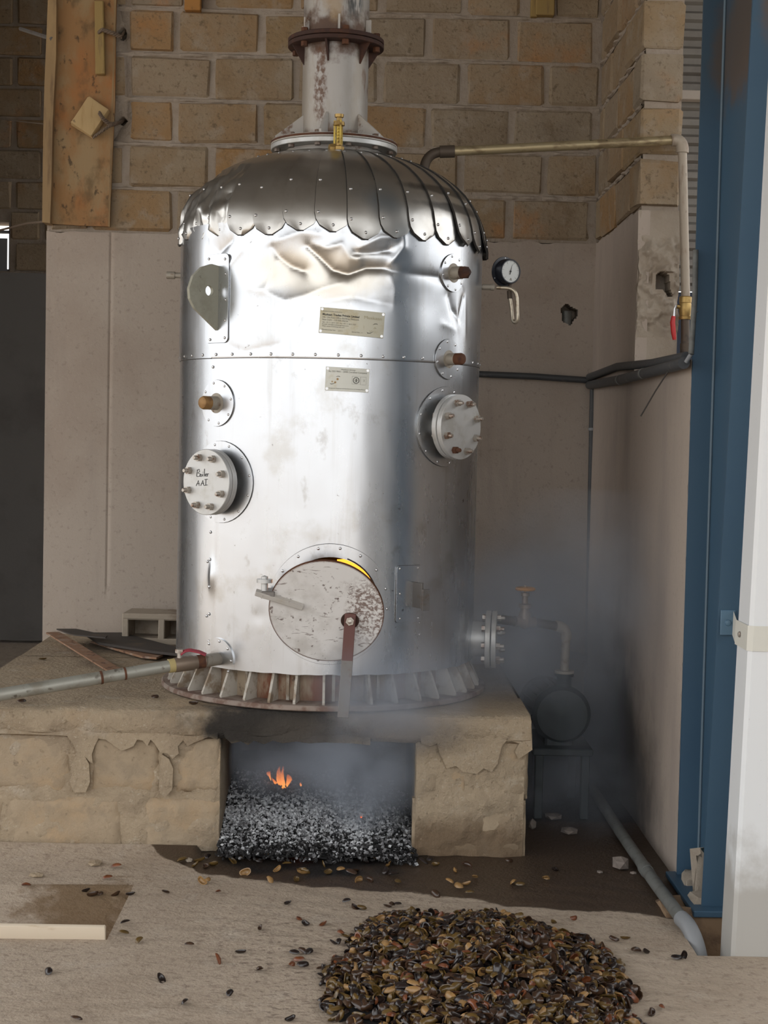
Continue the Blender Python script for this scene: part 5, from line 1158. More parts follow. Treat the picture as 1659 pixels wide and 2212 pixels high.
b = MB(); Mm = frame_to(Vector((pb_.x - 0.03, pb_.y + 0.20, vz)), Vector((-0.1, 1, 0))); b.lathe([(0.0001, -0.10), (0.085, -0.10), (0.10, -0.08), (0.10, 0.12), (0.11, 0.125), (0.11, 0.16), (0.07, 0.185), (0.0001, 0.19)], Mm, 28)
for k in range(20): b.box((0.104, 0, 0.02), (0.016, 0.005, 0.18), Mm @ Matrix.Rotation(2 * math.pi * k / 20, 4, 'Z'))
b.build('motor', 'pump_paint', pm)
b = MB(); b.box((pb_.x - 0.01, pb_.y + 0.12, vz - 0.15), (0.26, 0.46, 0.03), ch=0.004); b.box((pb_.x - 0.02, pb_.y + 0.12, vz - 0.11), (0.12, 0.30, 0.08), ch=0.01); b.build('bed_plate', 'pump_paint', pm)
for sx in (-0.11, 0.09):
    for sy in (-0.08, 0.32): b = MB(); b.box((pb_.x + sx, pb_.y + sy, (vz - 0.165) / 2), (0.035, 0.035, vz - 0.165), ch=0.003); b.build('leg', 'pump_paint', pm)

# ================================================================== PIPES ON THE WALLS
def pipe_thing(name, label, cat, pts, r, mat, n=14, extra=None):
    t = thing(name, tuple(pts[0]), label, cat); b = MB(); b.tube(pts, r, n); b.build('tube', mat, t)
    for nm, q0, q1, rr, mt_ in extra or (): b = MB(); b.tube([q0, q1], rr, 14); b.build(nm, mt_, t)
    return t
yb_ = YB - 0.035
w0, w1 = at(1030, 808, yb_), at(1278, 822, yb_)
pipe_thing('water_pipe', 'black pipe running level along the back wall right of the boiler', 'pipe', [w0, w0.lerp(w1, 0.5) + Vector((0, 0, 0.004)), w1], 0.017, 'black_pipe')
xr_ = XR - 0.025
r0 = Vector((xr_, YB - 0.06, w1.z + 0.005)); r1 = atx(1492, 781, xr_ - 0.02)
pipe_thing('conduit', 'upper of two black conduits along the right wall ledge', 'pipe', [Vector((xr_, YB - 0.05, r0.z + 0.012)), Vector((xr_ + 0.005, 7.4, r0.z + 0.030)), Vector((xr_ + 0.005, 6.5, r1.z + 0.032)), Vector((xr_, 5.80, r1.z + 0.026))], 0.019, 'black_pipe')
q = [r0 - Vector((0, 0, 0.03)), Vector((xr_ - 0.012, 7.2, r1.z - 0.012)), Vector((xr_ - 0.014, 6.3, r1.z - 0.004)), Vector((xr_ - 0.02, 5.74, r1.z))]
tt = pipe_thing('conduit', 'lower of two black conduits along the right wall, its open end by the blue column', 'pipe', q, 0.022, 'black_pipe', extra=[('cable_tie', q[1] + Vector((0, 0.01, 0)), q[1] + Vector((0, -0.02, 0)), 0.0235, 'grey_pvc'), ('cable_tie', q[2] + Vector((0, 0.31, -0.002)), q[2] + Vector((0, 0.28, -0.002)), 0.0235, 'grey_pvc')])
c0, c1 = at(1282, 826, YB - 0.05), at(1266, 1652, YB - 0.05)
pipe_thing('conduit', 'black conduit standing upright in the corner of the two walls', 'pipe', [c0, c0.lerp(c1, 0.5), c1], 0.0185, 'black_pipe', extra=[('clip', at(1280, 924, YB - 0.05), at(1280, 930, YB - 0.05), 0.023, 'grey_pvc_pale'), ('clip', at(1271, 1365, YB - 0.05), at(1271, 1371, YB - 0.05), 0.022, 'grey_pvc_pale'), ('coupling', at(1272, 1418, YB - 0.055), at(1271, 1452, YB - 0.055), 0.028, 'grey_pvc')])
h0, h1 = at(1228, 1412, YB - 0.07), at(1268, 1422, YB - 0.07)
pipe_thing('branch_pipe', 'short dark branch pipe joining the upright corner conduit near the pump', 'pipe', [h0, h1], 0.018, 'black_pipe', extra=[])
g = [at(1503, 540, 5.74), at(1501, 640, 5.73), at(1493, 765, 5.70), at(1489, 772, 5.70), at(1482, 782, 5.72), at(1478, 788, 5.72)]
pipe_thing('conduit', 'grey conduit hugging the left edge of the blue column, bending into an open pipe', 'pipe', g[:3], 0.0105, 'grey_pvc', extra=[('bend', g[2], g[4], 0.008, 'grey_pvc_pale'), ('cable_tie', at(1500, 672, 5.73), at(1500, 675, 5.73), 0.0125, 'grey_pvc_pale')])
w0, w1 = at(1448, 795, 6.0), at(1384, 899, 6.15); w0.x = min(w0.x, XR - 0.02); w1.x = w0.x - 0.07
wq = [at(1448, 795, 6.00), at(1415, 846, 6.06), at(1384, 899, 6.10)]
b = MB(); b.tube(wq, 0.0028, 6); tag(b.build('rod', 'gap_shade_and_rod', org=wq[0]), 'thin dark rod slanting down from the conduits on the right wall', 'rod')
# grey pipe lying along the wall foot, dipping into the pit
r = 0.023; XP = 1.105
pp = [Vector((XP, 7.15, 0.032)), Vector((XP, 6.4, 0.030)), Vector((XP + 0.004, 5.7, 0.032)), Vector((XP + 0.012, 5.22, 0.036))]
t = thing('floor_pipe', (XP, 6.2, 0.0), 'grey pipe lying on the floor along the foot of the right wall', 'pipe')
b = MB(); b.tube(pp, r, 18); b.build('tube', 'grey_pvc', t)
b = MB(); b.tube(arc(pp[3], Vector((XP + 0.035, 5.10, 0.036)), Vector((XP + 0.05, 5.08, -0.08)), 8) + [Vector((XP + 0.05, 5.08, -0.26))], r + 0.005, 18); b.build('elbow', 'grey_pvc_pale', t)
b = MB(); b.tube([Vector((XP + 0.002, 5.86, 0.0315)), Vector((XP + 0.003, 5.80, 0.0318))], r + 0.003, 18); b.build('coupling', 'grey_pvc', t)

# ================================================================== TIMBER ON THE LEFT
yw = YB - 0.05
def board(name, corners, Y, th, mat, label, cat='board', extra=None):
    P_ = [at(u, v, Y) for u, v in corners]; o0 = sum(P_, Vector()) / len(P_)
    b = MB(); b.prism([(p.x, p.z) for p in P_], Matrix(((1, 0, 0, 0), (0, 0, -1, Y), (0, 1, 0, 0), (0, 0, 0, 1))), -th, 0.0); return tag(b.build(name, mat, org=o0, smooth=20), label, cat)
t1 = thing('formwork_board', tuple(at(180, 480, yw)), 'large stained plywood formwork board tied to the wall on the left', 'board')
P_ = [at(u, v, yw) for u, v in ((124, -40), (252, -40), (250, 60), (248, 230), (243, 330), (237, 489), (170, 487), (112, 483), (114, 300), (122, 60))]
b = MB(); b.prism([(p.x, p.z) for p in P_], Matrix(((1, 0, 0, 0), (0, 0, -1, yw), (0, 1, 0, 0), (0, 0, 0, 1))), -0.022, 0.0); b.build('panel', 'plywood', t1, smooth=20)
b = MB(); P_ = [at(u, v, yw) for u, v in ((241, 470), (237, 489), (112, 483), (112, 480), (233, 485), (252, -40), (255, -40))]
P2_ = [at(u, v, yw - 0.001) for u, v in ((237, 490), (234, 490), (248, -40), (252, -40))]; b.prism([(p.x, p.z) for p in P2_], Matrix(((1, 0, 0, 0), (0, 0, -1, yw - 0.001), (0, 1, 0, 0), (0, 0, 0, 1))), -0.022, 0.001); b.build('edge_strip', 'plywood_edge', t1)
board('formwork_board', [(105, -40), (122, -40), (121, 120), (114, 260), (111, 400), (108, 482), (91, 480), (93, 300), (96, 180)], yw - 0.05, 0.20, 'plywood_edge', 'narrow weathered board on edge, leftmost beside the large plywood board')
b = MB(); Mb2 = frame_to(at(216, 82, yw - 0.022), Vector((0, -1, 0))) @ Matrix.Rotation(R_(1.8), 4, 'Z'); b.box((0, 0, 0), (0.048, 0.375, 0.034), Mb2, ch=0.004, jit=0.002)
tag(b.build('batten', 'timber_yellow', org=Mb2.translation), 'small upright yellow batten wired across the plywood board', 'batten')
b = MB(); cb = at(195, 254, yw - 0.035); Mb3 = frame_to(cb, Vector((0.05, -1, 0.1))) @ Matrix.Rotation(R_(-32), 4, 'Z'); b.box((0, 0, 0), (0.132, 0.168, 0.045), Mb3, ch=0.005, jit=0.004)
tag(b.build('wood_block', 'timber_pale', org=cb), 'pale square wood block tilted on the plywood board, held by twisted wire', 'block')
def rope(pts, label, n=3):
    t_ = thing('tie_wire', tuple(pts[0]), label, 'wire')
    for k in range(n):
        b = MB(); q = []; m = 40
        for i in range(m + 1):
            f = i / m * (len(pts) - 1); j = min(int(f), len(pts) - 2); p = pts[j].lerp(pts[j + 1], f - j); a = i * 0.75 + 2 * math.pi * k / n
            q.append(p + Vector((0.002 * math.cos(a), 0.006 * math.sin(a), 0.006 * math.cos(a))))
        b.tube(q, 0.0055, 6); b.build('strand', 'rope', t_)
D = yw - 0.045
rope([at(213, 70, D + 0.0), at(221, 64, D - 0.01), at(245, 72, D), at(262, 80, D + 0.03), at(270, 66, YB + 0.06)], 'twisted wire tie from the batten into the upper wall hole')
rope([at(214, 243, D - 0.04), at(222, 256, D - 0.035), at(236, 268, D), at(252, 267, D + 0.03), at(266, 262, YB + 0.06)], 'twisted wire tie from the tilted wood block into the lower wall hole')
rope([at(202, 296, D - 0.01), at(222, 282, D - 0.02), at(240, 270, D), at(250, 267, D + 0.03)], 'second twisted wire strand below the tilted wood block', 2)
b = MB(); q0, q1 = at(44, 62, 8.5), at(112, 84, 8.2); b.tube([q0, q1], 0.011, 6); tag(b.build('rod', 'steel_bar', org=q0), 'thin grey rod sticking out left of the weathered board, high up', 'rod')
b = MB(); q0, q1, q2 = at(-10, 500, 9.0), at(60, 482, 8.6), at(108, 478, 8.3); b.tube([q0, q1, q2], 0.006, 6); tag(b.build('cord', 'rope', org=q0), 'thin brown cord hanging across the dark opening on the left', 'cord')
b = MB(); q0, q1 = at(-10, 256, 9.4), at(95, 268, 8.8); b.tube([q0, q1], 0.004, 6); tag(b.build('cord', 'rope', org=q0), 'faint taut cord across the dark block wall on the left', 'cord')

# ================================================================== THINGS ON THE BENCH
hb = atz(330, 1392, BT); Yh = hb.y
hbk = thing('hollow_block', (hb.x, Yh + 0.12, BT), 'hollow concrete block lying on the bench against the back wall', 'block')
xl, xr2 = at(266, 1375, Yh).x, at(266, 1375, Yh).x + 0.42
za, zb_ = BT, at(268, 1324, Yh).z; dpt = 0.22
Mh = Matrix.Translation((xl, Yh + 0.1, BT)) @ Matrix.Rotation(R_(-3), 4, 'Z')
hh = zb_ - BT; LL = 0.40; wl = 0.032
b = MB()
b.box((LL / 2, 0, hh - wl / 2), (LL, dpt, wl), Mh, ch=0.006, jit=0.002); b.box((LL / 2, 0, wl / 2), (LL, dpt, wl), Mh, ch=0.004)
for xx in (wl / 2, LL / 2, LL - wl / 2): b.box((xx, 0, hh / 2), (wl, dpt - 0.004, hh - 0.01), Mh, ch=0.004)
b.box((LL / 2, dpt / 2 - 0.02, hh / 2), (LL - 0.02, 0.03, hh - 0.02), Mh)
b.build('shell', 'hollow_block', hbk)
# rusty angle bar
a0_, a1_ = atz(128, 1366, BT + 0.06), atz(268, 1450, BT + 0.02)
dv = (a1_ - a0_).normalized(); sd = dv.cross(Vector((0, 0, 1))).normalized()
b = MB(); Ma = Matrix.Translation((a0_ + a1_) / 2) @ Matrix((dv, sd, dv.cross(sd) * -1)).transposed().to_4x4(); L = (a1_ - a0_).length
ab = thing('angle_bar', tuple((a0_ + a1_) / 2), 'rusty angle iron lying slantwise on the bench under the drain pipe', 'bar')
b.box((0, 0.034, 0), (L, 0.068, 0.007), Ma); b.build('flange', 'angle_rust', ab)
b = MB(); b.box((0, 0.003, -0.022), (L, 0.007, 0.044), Ma); b.build('flange', 'angle_rust', ab)
def flat(name, px, z, th, mat, label, cat):
    P_ = [atz(u, v, z) for u, v in px]; b = MB(); b.prism([(p.x, p.y) for p in P_], Matrix.Identity(4), z - th, z); return tag(b.build(name, mat, org=sum(P_, Vector()) / len(P_)), label, cat)
flat('metal_sheet', [(180, 1366), (262, 1366), (384, 1398), (384, 1412), (330, 1406), (215, 1388)], BT + 0.040, 0.012, 'sheet_dark', 'dark flat metal sheet on the bench between angle bar and hollow block', 'sheet')
flat('metal_strip', [(196, 1384), (255, 1388), (320, 1404), (352, 1414), (338, 1420), (305, 1417), (240, 1398)], BT + 0.022, 0.010, 'angle_rust', 'rusty metal strip under the dark sheet on the bench', 'strip')
flat('metal_strip', [(122, 1358), (165, 1358), (232, 1372), (228, 1377), (155, 1370)], BT + 0.075, 0.006, 'sheet_dark', 'short dark metal strip under the far end of the angle iron', 'strip')

# white plank in the channel, stones, loose bits
q0, q1 = atz(0, 2040, 0.0), atz(221, 2041, 0.0)
b = MB(); b.box(((-1.6 + q1.x) / 2, 5.03, 0.008), (q1.x + 1.6, 0.022, 0.066), ch=0.003, jit=0.001); tag(b.build('plank', 'plank_white', org=(-1.2, 5.03, 0)), 'whitish plank on edge along the channel at the lower left', 'plank')
def rock(u, v, sx, sy, sz, label, seed, mat='stone'):
    p = atz(u, v, 0.0); bm = bmesh.new(); bmesh.ops.create_icosphere(bm, subdivisions=1, radius=1)
    b = MB(); b.v = [Vector((p.x + q.co.x * sx * (1 + 0.25 * noise.noise(q.co * 1.7 + Vector((seed, 0, 0)))), p.y + q.co.y * sy, max(-0.01, sz * (0.8 + q.co.z * (1 + 0.4 * noise.noise(q.co * 1.5 + Vector((0, seed, 0)))))))) for q in bm.verts]
    b.f = [[w.index for w in f.verts] for f in bm.faces]; b.mi = [0] * len(b.f); bm.free(); return tag(b.build('stone', mat, org=(p.x, p.y, 0), smooth=12), label, 'stone', None)
rock(1340, 1878, 0.034, 0.05, 0.032, 'pale angular stone on the wet floor beside the grey pipe', 1)
rock(1230, 1800, 0.040, 0.05, 0.014, 'flat pale stone on the smoky floor right of the bench', 2)
rock(1195, 1768, 0.042, 0.05, 0.014, 'low flat stone farthest back on the smoky floor', 3)
rock(1150, 1790, 0.016, 0.03, 0.022, 'grey stone against the right corner of the bench', 4)
rock(1296, 1886, 0.013, 0.014, 0.006, 'small pale pebble on the wet floor left of the angular stone', 5)
rock(1368, 1888, 0.014, 0.012, 0.006, 'small pale pebble on the wet floor right of the angular stone', 6)
rock(78, 1912 - 18, 0.030, 0.02, 0.010, 'flat chip of concrete at the foot of the bench, left', 7, 'bench')
rock(205, 1868, 0.030, 0.04, 0.010, 'lump of cement on the floor against the bench, left', 8, 'bench')
rock(408, 1862, 0.016, 0.016, 0.010, 'pale pebble on the floor at the firebox corner', 9, 'cement')

# ================================================================== FUEL SHELLS, ASH, FIRE, SMOKE
def shell_mesh(seed):
    """half of a split kidney-shaped nut shell: an open cup with thickness"""
    r_ = random.Random(seed); vs = []; fs = []; n = 12; K = 3; L, Wd, D = 0.0180, 0.0140, 0.0090
    bend = r_.uniform(0.25, 0.55); op = r_.uniform(0.7, 1.0)
    def out(a): 
        x = L * math.cos(a); y = Wd * math.sin(a); y -= bend * 0.012 * (1 - (x / L) ** 2) * (1 if math.sin(a) < 0 else -0.55) * -1; return x, y + bend * 0.010 * (x / L) ** 2
    for side, sc in ((0, 1.0), (1, 0.82)):
        for k in range(K + 1):
            t = k / K
            for i in range(n):
                a = 2 * math.pi * i / n; x, y = out(a); q = math.cos(t * math.pi / 2 * 0.98) * sc; h = -D * math.sin(t * math.pi / 2) * sc * op
                vs.append((x * q, y * q, h + r_.uniform(-0.0006, 0.0006)))
    def ring(s, k): return (s * (K + 1) + k) * n
    for s in (0, 1):
        for k in range(K):
            for i in range(n): j = (i + 1) % n; fs.append((ring(s, k) + i, ring(s, k) + j, ring(s, k + 1) + j, ring(s, k + 1) + i))
        fs.append([ring(s, K) + i for i in range(n)])
    for i in range(n): j = (i + 1) % n; fs.append((ring(0, 0) + i, ring(0, 0) + j, ring(1, 0) + j, ring(1, 0) + i))
    return vs, fs
SV = [shell_mesh(i) for i in range(5)]
KEYS = list(SHC)
WORD = {'black': 'blackened', 'brown': 'dark brown', 'olive': 'olive brown', 'tan': 'pale tan', 'red': 'reddish brown'}
SM = {}
for i, (vs, fs) in enumerate(SV):
    for k in KEYS:
        me = bpy.data.meshes.new('nut_shell'); me.from_pydata(vs, [], fs); me.materials.append(MT['shell_' + k]); bm = bmesh.new(); bm.from_mesh(me); bmesh.ops.recalc_face_normals(bm, faces=bm.faces); bm.to_mesh(me); bm.free()
        me.polygons.foreach_set('use_smooth', [True] * len(me.polygons)); me.set_sharp_from_angle(angle=R_(50)); SM[(i, k)] = me
def pick():
    t = rnd.random(); return 'black' if t < 0.26 else 'brown' if t < 0.60 else 'olive' if t < 0.86 else 'tan' if t < 0.955 else 'red'
def rmat(flat_=0.5):
    if rnd.random() < flat_: e = Matrix.Rotation(rnd.uniform(0, 6.28), 3, 'Z') @ Matrix.Rotation(math.pi * (rnd.random() < 0.6) + rnd.gauss(0, 0.35), 3, 'X') @ Matrix.Rotation(rnd.gauss(0, 0.3), 3, 'Y')
    else: e = Matrix.Rotation(rnd.uniform(0, 6.28), 3, 'Z') @ Matrix.Rotation(rnd.uniform(0, 6.28), 3, 'X') @ Matrix.Rotation(rnd.uniform(0, 6.28), 3, 'Y')
    return e
def put_shell(p, k, where, group, flat_=0.8, s=None):
    o = bpy.data.objects.new('nut_shell', SM[(rnd.randrange(5), k)]); COL.objects.link(o); o.location = p; o.rotation_euler = rmat(flat_).to_euler()
    s = s or rnd.uniform(0.95, 1.35); o.scale = (s, s, s); o['label'] = f'{WORD[k]} split nut shell {where}'; o['category'] = 'nut shell'; o['group'] = f'{WORD[k]} nut shells {group}'; return o
# the heap
HX, HY = 0.375, 4.72
def heap(x, y):
    a = (x - HX) / 0.43; bq = (y - HY) / (0.62 if y > HY else 0.95)
    x += 0.03 * noise.noise(Vector((x * 6, y * 6, 0)))
    if x > HX: a = (x - HX) / (0.44 + 0.10 * max(0, (4.75 - y)))
    d = math.sqrt(a * a + bq * bq) + 0.16 * noise.noise(Vector((x * 4.2, y * 4.2, 7)))
    d = max(0.0, d)
    if d >= 1: return 0.0
    return (0.115 + 0.04 * noise.noise(Vector((x * 5, y * 5, 2)))) * (1 - d ** 1.7) + 0.012
def fh(x, y): return max(heap(x, y), fz(x, y))
mass = MB(); indiv = []
cand = []
for _ in range(6500):
    x, y = rnd.uniform(-0.25, 1.0), rnd.uniform(4.12, 5.50); h = heap(x, y)
    if h > 0.0: cand.append((x, y, h))
cand.sort(key=lambda t: t[1])
cells = {}; top = []
for x, y, h in cand:
    c = (int(x / 0.019), int(y / 0.019))
    if cells.get(c, 0) < 2 and rnd.random() < 0.85: cells[c] = cells.get(c, 0) + 1; top.append((x, y, h))
print('shells in heap', len(top))
near = [t for t in top if 4.40 < t[1] < 4.70]; rnd.shuffle(near); near = set(near[:175])
for x, y, h in top:
    k = pick(); z = h - rnd.uniform(0.002, 0.016)
    if (x, y, h) in near: put_shell((x, y, h + 0.001), k, 'in the heap on the floor', 'in the heap', 0.45, rnd.uniform(1.0, 1.5)); continue
    vs, fs = SV[rnd.randrange(5)]; s = rnd.uniform(0.95, 1.5); mq = rmat(0.4) * s; mass.cur = KEYS.index(k); mass.add([mq @ Vector(q) + Vector((x, y, z + 0.006)) for q in vs], fs)
o = mass.build('nut_shell_heap', ['shell_' + k for k in KEYS], None, smooth=50, org=(HX, HY, 0)); tag(o, 'heap of dark wet nut shells for fuel on the floor in the foreground', 'nut shells', kind='stuff')
m_ = sheet([-0.35 + 0.04 * i for i in range(36)], [4.1 + 0.04 * i for i in range(36)], lambda u, v: (u, v, heap(u, v) - 0.022), lambda u, v: heap(u, v) > 0.02)
tag(m_.build('fuel_dust', 'charcoal', org=(HX, HY, 0), smooth=60), 'dark wet dust packed under the nut shell heap', 'dust', kind='stuff')
# strays seen one by one
loose = [(668, 2062), (632, 2090), (645, 2080), (720, 2072), (765, 2068), (703, 2096), (693, 2098), (620, 1955), (645, 1990), (658, 2000), (696, 2001), (735, 2022), (745, 2026), (730, 2040), (722, 2042), (628, 2205), (748, 1950), (765, 1962), (772, 1963), (782, 1966), (838, 1960), (845, 1957), (860, 1958), (636, 2062), (655, 2060), (655, 2090), (1195, 1995), (1325, 2036), (1350, 2030), (1372, 2058), (1462, 2075), (1478, 2072), (1397, 2060), (1315, 2104), (1310, 2130), (1320, 2165), (1340, 2165), (1370, 2195), (1410, 2190), (1428, 2180), (1325, 2180), (1290, 2110), (1280, 2150), (1300, 2190), (1240, 1990),
         (270, 1998), (268, 2020), (298, 2037), (410, 2046), (106, 2103), (400, 2170), (165, 2210), (495, 2150), (358, 1930), (472, 1932), (56, 1915), (185, 1922), (200, 1926), (218, 1926), (250, 1926), (280, 1934), (252, 1876), (232, 1900), (700, 2165), (716, 2140), (740, 2120), (560, 2100), (520, 2060), (470, 2080), (350, 2120), (560, 2010)]
for u, v in loose:
    p = atz(u, v, 0.0); k = rnd.choice(['black', 'brown', 'brown', 'olive', 'red', 'black']); put_shell((p.x, p.y, fz(p.x, p.y) + 0.009), k, 'lying loose on the pale dry floor', 'loose on the dry floor', 0.9, rnd.uniform(0.85, 1.2))
wet = [(530, 1888), (435, 1908), (450, 1905), (655, 1884), (660, 1883), (652, 1878), (700, 1868), (710, 1885), (735, 1880), (760, 1885), (775, 1901), (800, 1900), (838, 1868), (885, 1842), (890, 1850), (893, 1836), (915, 1862), (930, 1858), (940, 1868), (972, 1904), (1008, 1909), (1010, 1868), (985, 1880), (1025, 1896), (1124, 1912), (1110, 1908), (1100, 1862), (942, 1932), (990, 1916), (1015, 1930), (560, 1862), (580, 1850), (610, 1840), (640, 1830), (690, 1822), (745, 1822), (520, 1850), (505, 1860), (600, 1880), (620, 1868), (720, 1850), (755, 1845), (790, 1862), (815, 1850), (835, 1884), (850, 1890), (860, 1905), (770, 1880), (640, 1900), (585, 1905), (395, 1862), (420, 1870), (445, 1872), (462, 1868), (430, 1858), (446, 1852), (1200, 1880), (1180, 1900)]
for u, v in wet:
    p = atz(u, v, 0.004); k = rnd.choice(['tan', 'olive', 'brown', 'black', 'tan', 'olive']); put_shell((p.x, p.y, fz(p.x, p.y) + 0.010), k, 'on the wet stained floor before the firebox', 'on the wet floor', 0.85, rnd.uniform(0.95, 1.35))
for u, v in ((48, 1520), (92, 1426), (288, 1462), (336, 1511), (418, 1522)):
    p = atz(u, v, BT); put_shell((p.x, p.y, BT + 0.010), 'brown' if u != 92 else 'olive', 'lying on top of the bench', 'on the bench', 0.9, 1.1)

# ---- ash bed and embers in the firebox
def ash(x, y):
    e = 1.0 * min(1, max(0, (0.26 - x) / 0.10))
    return max(0.0, (0.02 + 0.135 * min(1, max(0, (y - 6.02) / 0.55)) ** 1.0) * (0.45 + 0.55 * e) * (1.0 - 0.35 * max(0, x) / 0.25) + 0.014 * noise.noise(Vector((x * 8, y * 8, 0))))
m_ = sheet([-0.52 + 0.025 * i for i in range(31)], [5.98 + 0.03 * i for i in range(46)], lambda u, v: (u, v, ash(u, v) - 0.004))
m_.build  # bed
bed = m_.build('ash_bed', 'charcoal', org=(-0.14, 6.5, 0), smooth=60); tag(bed, 'bed of grey and white ash glowing in the firebox of the bench', 'ash', kind='stuff')
fk = MB(); n_f = 0
for _ in range(13000):
    x, y = rnd.uniform(-0.52, 0.25), 5.92 + 0.95 * rnd.random(); d = 0.8 * noise.noise(Vector((x * 6, y * 6, 4)))
    f = (y - 6.05) / 0.45; edge = x > 0.02 and y > 6.35
    if y < 6.0 and rnd.random() < 0.75: continue
    pk = math.exp(-((y - 6.30) / 0.17) ** 2)
    pale = rnd.random() < max(0.05, min(0.92, 0.05 + 0.95 * pk + 0.7 * d)) * (0.40 if x > 0.08 else 1)
    if y < 6.08 and rnd.random() < 0.7: pale = False
    fk.cur = 0 if pale else (1 if rnd.random() < 0.15 + 0.5 * pk else 2)
    s = rnd.uniform(0.005, 0.0115); mq = rmat(0.25); h = ash(x, y) + rnd.uniform(-0.002, 0.008)
    q = [(-s, -s * 0.55, 0), (s * 0.1, -s * 0.8, s * 0.35), (s, -s * 0.2, 0), (s * 0.7, s * 0.6, s * 0.2), (-s * 0.5, s * 0.7, 0), (0, 0, s * 0.55)]
    fk.add([mq @ Vector(t) + Vector((x, y, h)) for t in q], [(0, 1, 5), (1, 2, 5), (2, 3, 5), (3, 4, 5), (4, 0, 5)])
fl_ = fk.build('ash_flake', ['ash_pale', 'ash_dark', 'charcoal'], bed, smooth=0); fl_['kind'] = 'stuff'
for u, v, s in ((650, 1811, 0.006), (641, 1780, 0.004), (780, 1766, 0.004), (600, 1795, 0.003)):
    p = at(u, v, 6.2 + (1800 - v) * 0.004); b = MB(); bm = bmesh.new(); bmesh.ops.create_icosphere(bm, subdivisions=1, radius=s)
    b.add([p + q.co * rnd.uniform(0.7, 1.2) for q in bm.verts], [[w.index for w in f.verts] for f in bm.faces]); bm.free(); b.build('ember', 'ember', bed)
# ---- flames
YFm = 6.58
fl0 = at(610, 1706, YFm)
fla = thing('fire', tuple(fl0), 'small orange flames burning on the ash in the firebox', 'flame')
def tongue(pts, name='flame'):
    """pts: (u, v, half width px, half depth m)"""
    b = MB(); n = 14; P_ = []
    for u, v, hw_, dp_ in pts:
        c = at(u, v, YFm); w_ = hw_ * YFm / F
        for i in range(n): a = 2 * math.pi * i / n; P_.append(c + Vector((w_ * math.cos(a), dp_ * math.sin(a), 0)))
    m = len(pts); b.add(P_, [(k * n + i, k * n + (i + 1) % n, (k + 1) * n + (i + 1) % n, (k + 1) * n + i) for k in range(m - 1) for i in range(n)] + [list(range(n)), [(m - 1) * n + i for i in range(n)]]); return b.build(name, 'flame', fla, smooth=80)
tongue([(608, 1708, 2, 0.004), (610, 1702, 8, 0.012), (607, 1695, 7, 0.012), (604, 1685, 7, 0.010), (603, 1675, 6, 0.008), (602, 1667, 4, 0.006), (603, 1660, 2, 0.003), (604, 1655, 0.5, 0.001)])
tongue([(614, 1704, 2, 0.004), (613, 1695, 4, 0.008), (611, 1682, 3, 0.006), (610, 1668, 2.5, 0.004), (612, 1655, 1, 0.001)])
tongue([(600, 1700, 3, 0.004), (596, 1692, 4, 0.006), (590, 1684, 2.5, 0.004), (586, 1680, 0.8, 0.001)])
tongue([(619, 1701, 0.8, 0.002), (622, 1692, 4, 0.008), (625, 1684, 6, 0.010), (624, 1678, 5, 0.006), (622, 1673, 1.5, 0.002)])
tongue([(585, 1686, 0.6, 0.001), (583, 1678, 2, 0.004), (580, 1672, 4.5, 0.006), (580, 1668, 4, 0.005), (584, 1666, 1.0, 0.001)])
for u, v in ((640, 1706), (649, 1709), (650, 1695)): tongue([(u, v + 4, 0.6, 0.001), (u, v + 1, 2.4, 0.004), (u - 1, v - 2, 2, 0.003), (u - 1, v - 5, 0.5, 0.001)], 'spark')

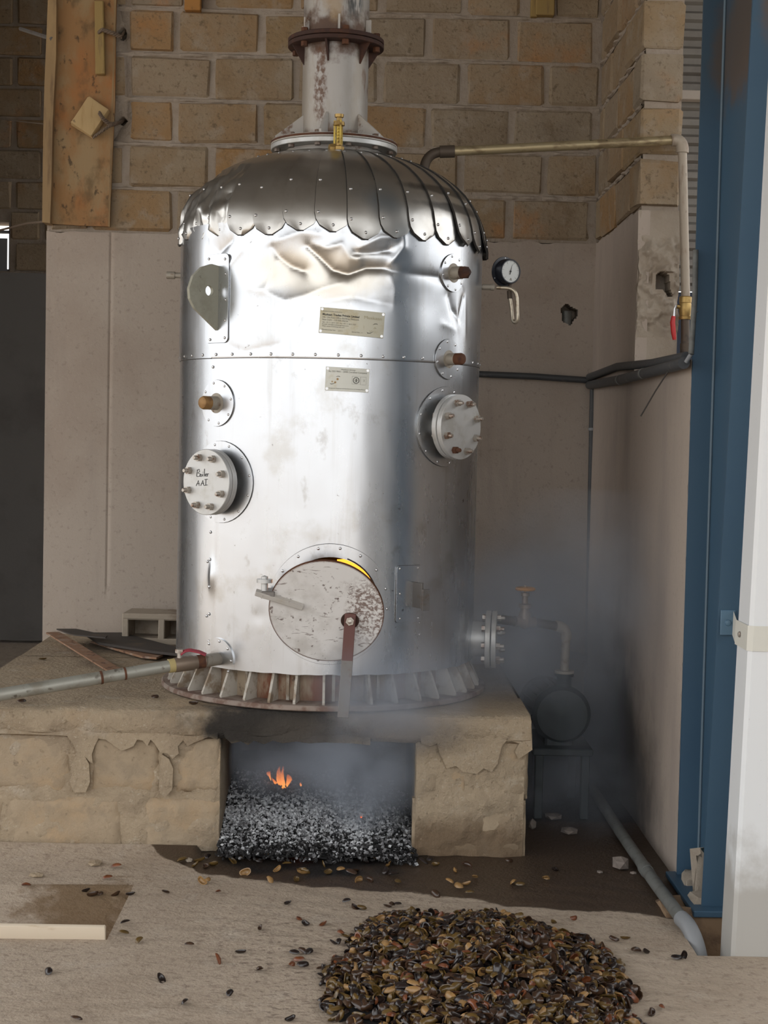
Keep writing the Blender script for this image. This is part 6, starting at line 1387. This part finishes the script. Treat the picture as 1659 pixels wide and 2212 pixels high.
# ---- smoke: puffs in one box of air
sm = bpy.data.materials.new('smoke'); sm.use_nodes = True; nt = sm.node_tree; n = nt.nodes; l = nt.links; n.clear()
out = n.new('ShaderNodeOutputMaterial'); pv = n.new('ShaderNodeVolumePrincipled'); l.new(pv.outputs[0], out.inputs['Volume'])
pv.inputs['Color'].default_value = (0.72, 0.79, 0.90, 1); pv.inputs['Anisotropy'].default_value = 0.1
geo = n.new('ShaderNodeNewGeometry')
def nm(op, a, b_):
    m = n.new('ShaderNodeMath'); m.operation = op
    for i, q in enumerate((a, b_)):
        if isinstance(q, (int, float)): m.inputs[i].default_value = q
        else: l.new(q, m.inputs[i])
    return m.outputs[0]
tot = None
PUFFS = [((0.04, 6.20, 0.36), (0.30, 0.25, 0.30), 12.0), ((0.16, 6.00, 0.66), (0.36, 0.18, 0.24), 7.0), ((-0.25, 6.35, 0.36), (0.38, 0.32, 0.24), 4.0),
         ((0.86, 7.35, 0.60), (0.46, 0.80, 0.75), 3.0), ((0.66, 6.75, 0.72), (0.34, 0.42, 0.45), 2.2), ((0.95, 7.0, 0.15), (0.40, 0.80, 0.40), 1.8), ((0.55, 6.10, 0.90), (0.36, 0.25, 0.36), 1.2), ((0.98, 6.6, 1.0), (0.36, 0.90, 0.55), 0.8)]
for c, r, s in PUFFS:
    v = n.new('ShaderNodeVectorMath'); v.operation = 'SUBTRACT'; l.new(geo.outputs['Position'], v.inputs[0]); v.inputs[1].default_value = c
    d = n.new('ShaderNodeVectorMath'); d.operation = 'DIVIDE'; l.new(v.outputs[0], d.inputs[0]); d.inputs[1].default_value = r
    k = n.new('ShaderNodeVectorMath'); k.operation = 'LENGTH'; l.new(d.outputs[0], k.inputs[0])
    mr = n.new('ShaderNodeMapRange'); mr.interpolation_type = 'SMOOTHSTEP'; l.new(k.outputs['Value'], mr.inputs[0]); mr.inputs[1].default_value = 0.0; mr.inputs[2].default_value = 1.15; mr.inputs[3].default_value = s; mr.inputs[4].default_value = 0.0
    tot = mr.outputs[0] if tot is None else nm('ADD', tot, mr.outputs[0])
ns = n.new('ShaderNodeTexNoise'); ns.inputs['Scale'].default_value = 4.5; ns.inputs['Detail'].default_value = 4; ns.inputs['Distortion'].default_value = 0.6; l.new(geo.outputs['Position'], ns.inputs['Vector'])
mr = n.new('ShaderNodeMapRange'); mr.interpolation_type = 'SMOOTHSTEP'; l.new(ns.outputs['Fac'], mr.inputs[0]); mr.inputs[1].default_value = 0.30; mr.inputs[2].default_value = 0.68; mr.inputs[3].default_value = 0.15; mr.inputs[4].default_value = 1.6
l.new(nm('MULTIPLY', tot, mr.outputs[0]), pv.inputs['Density']); MT['smoke'] = sm
b = MB(); b.box((0.36, 6.95, 0.72), (1.70, 2.40, 1.42)); tag(b.build('smoke', 'smoke', org=(0.36, 6.95, 0.01), smooth=0), 'blue grey smoke drifting from the firebox to the right hand corner', 'smoke', kind='stuff')
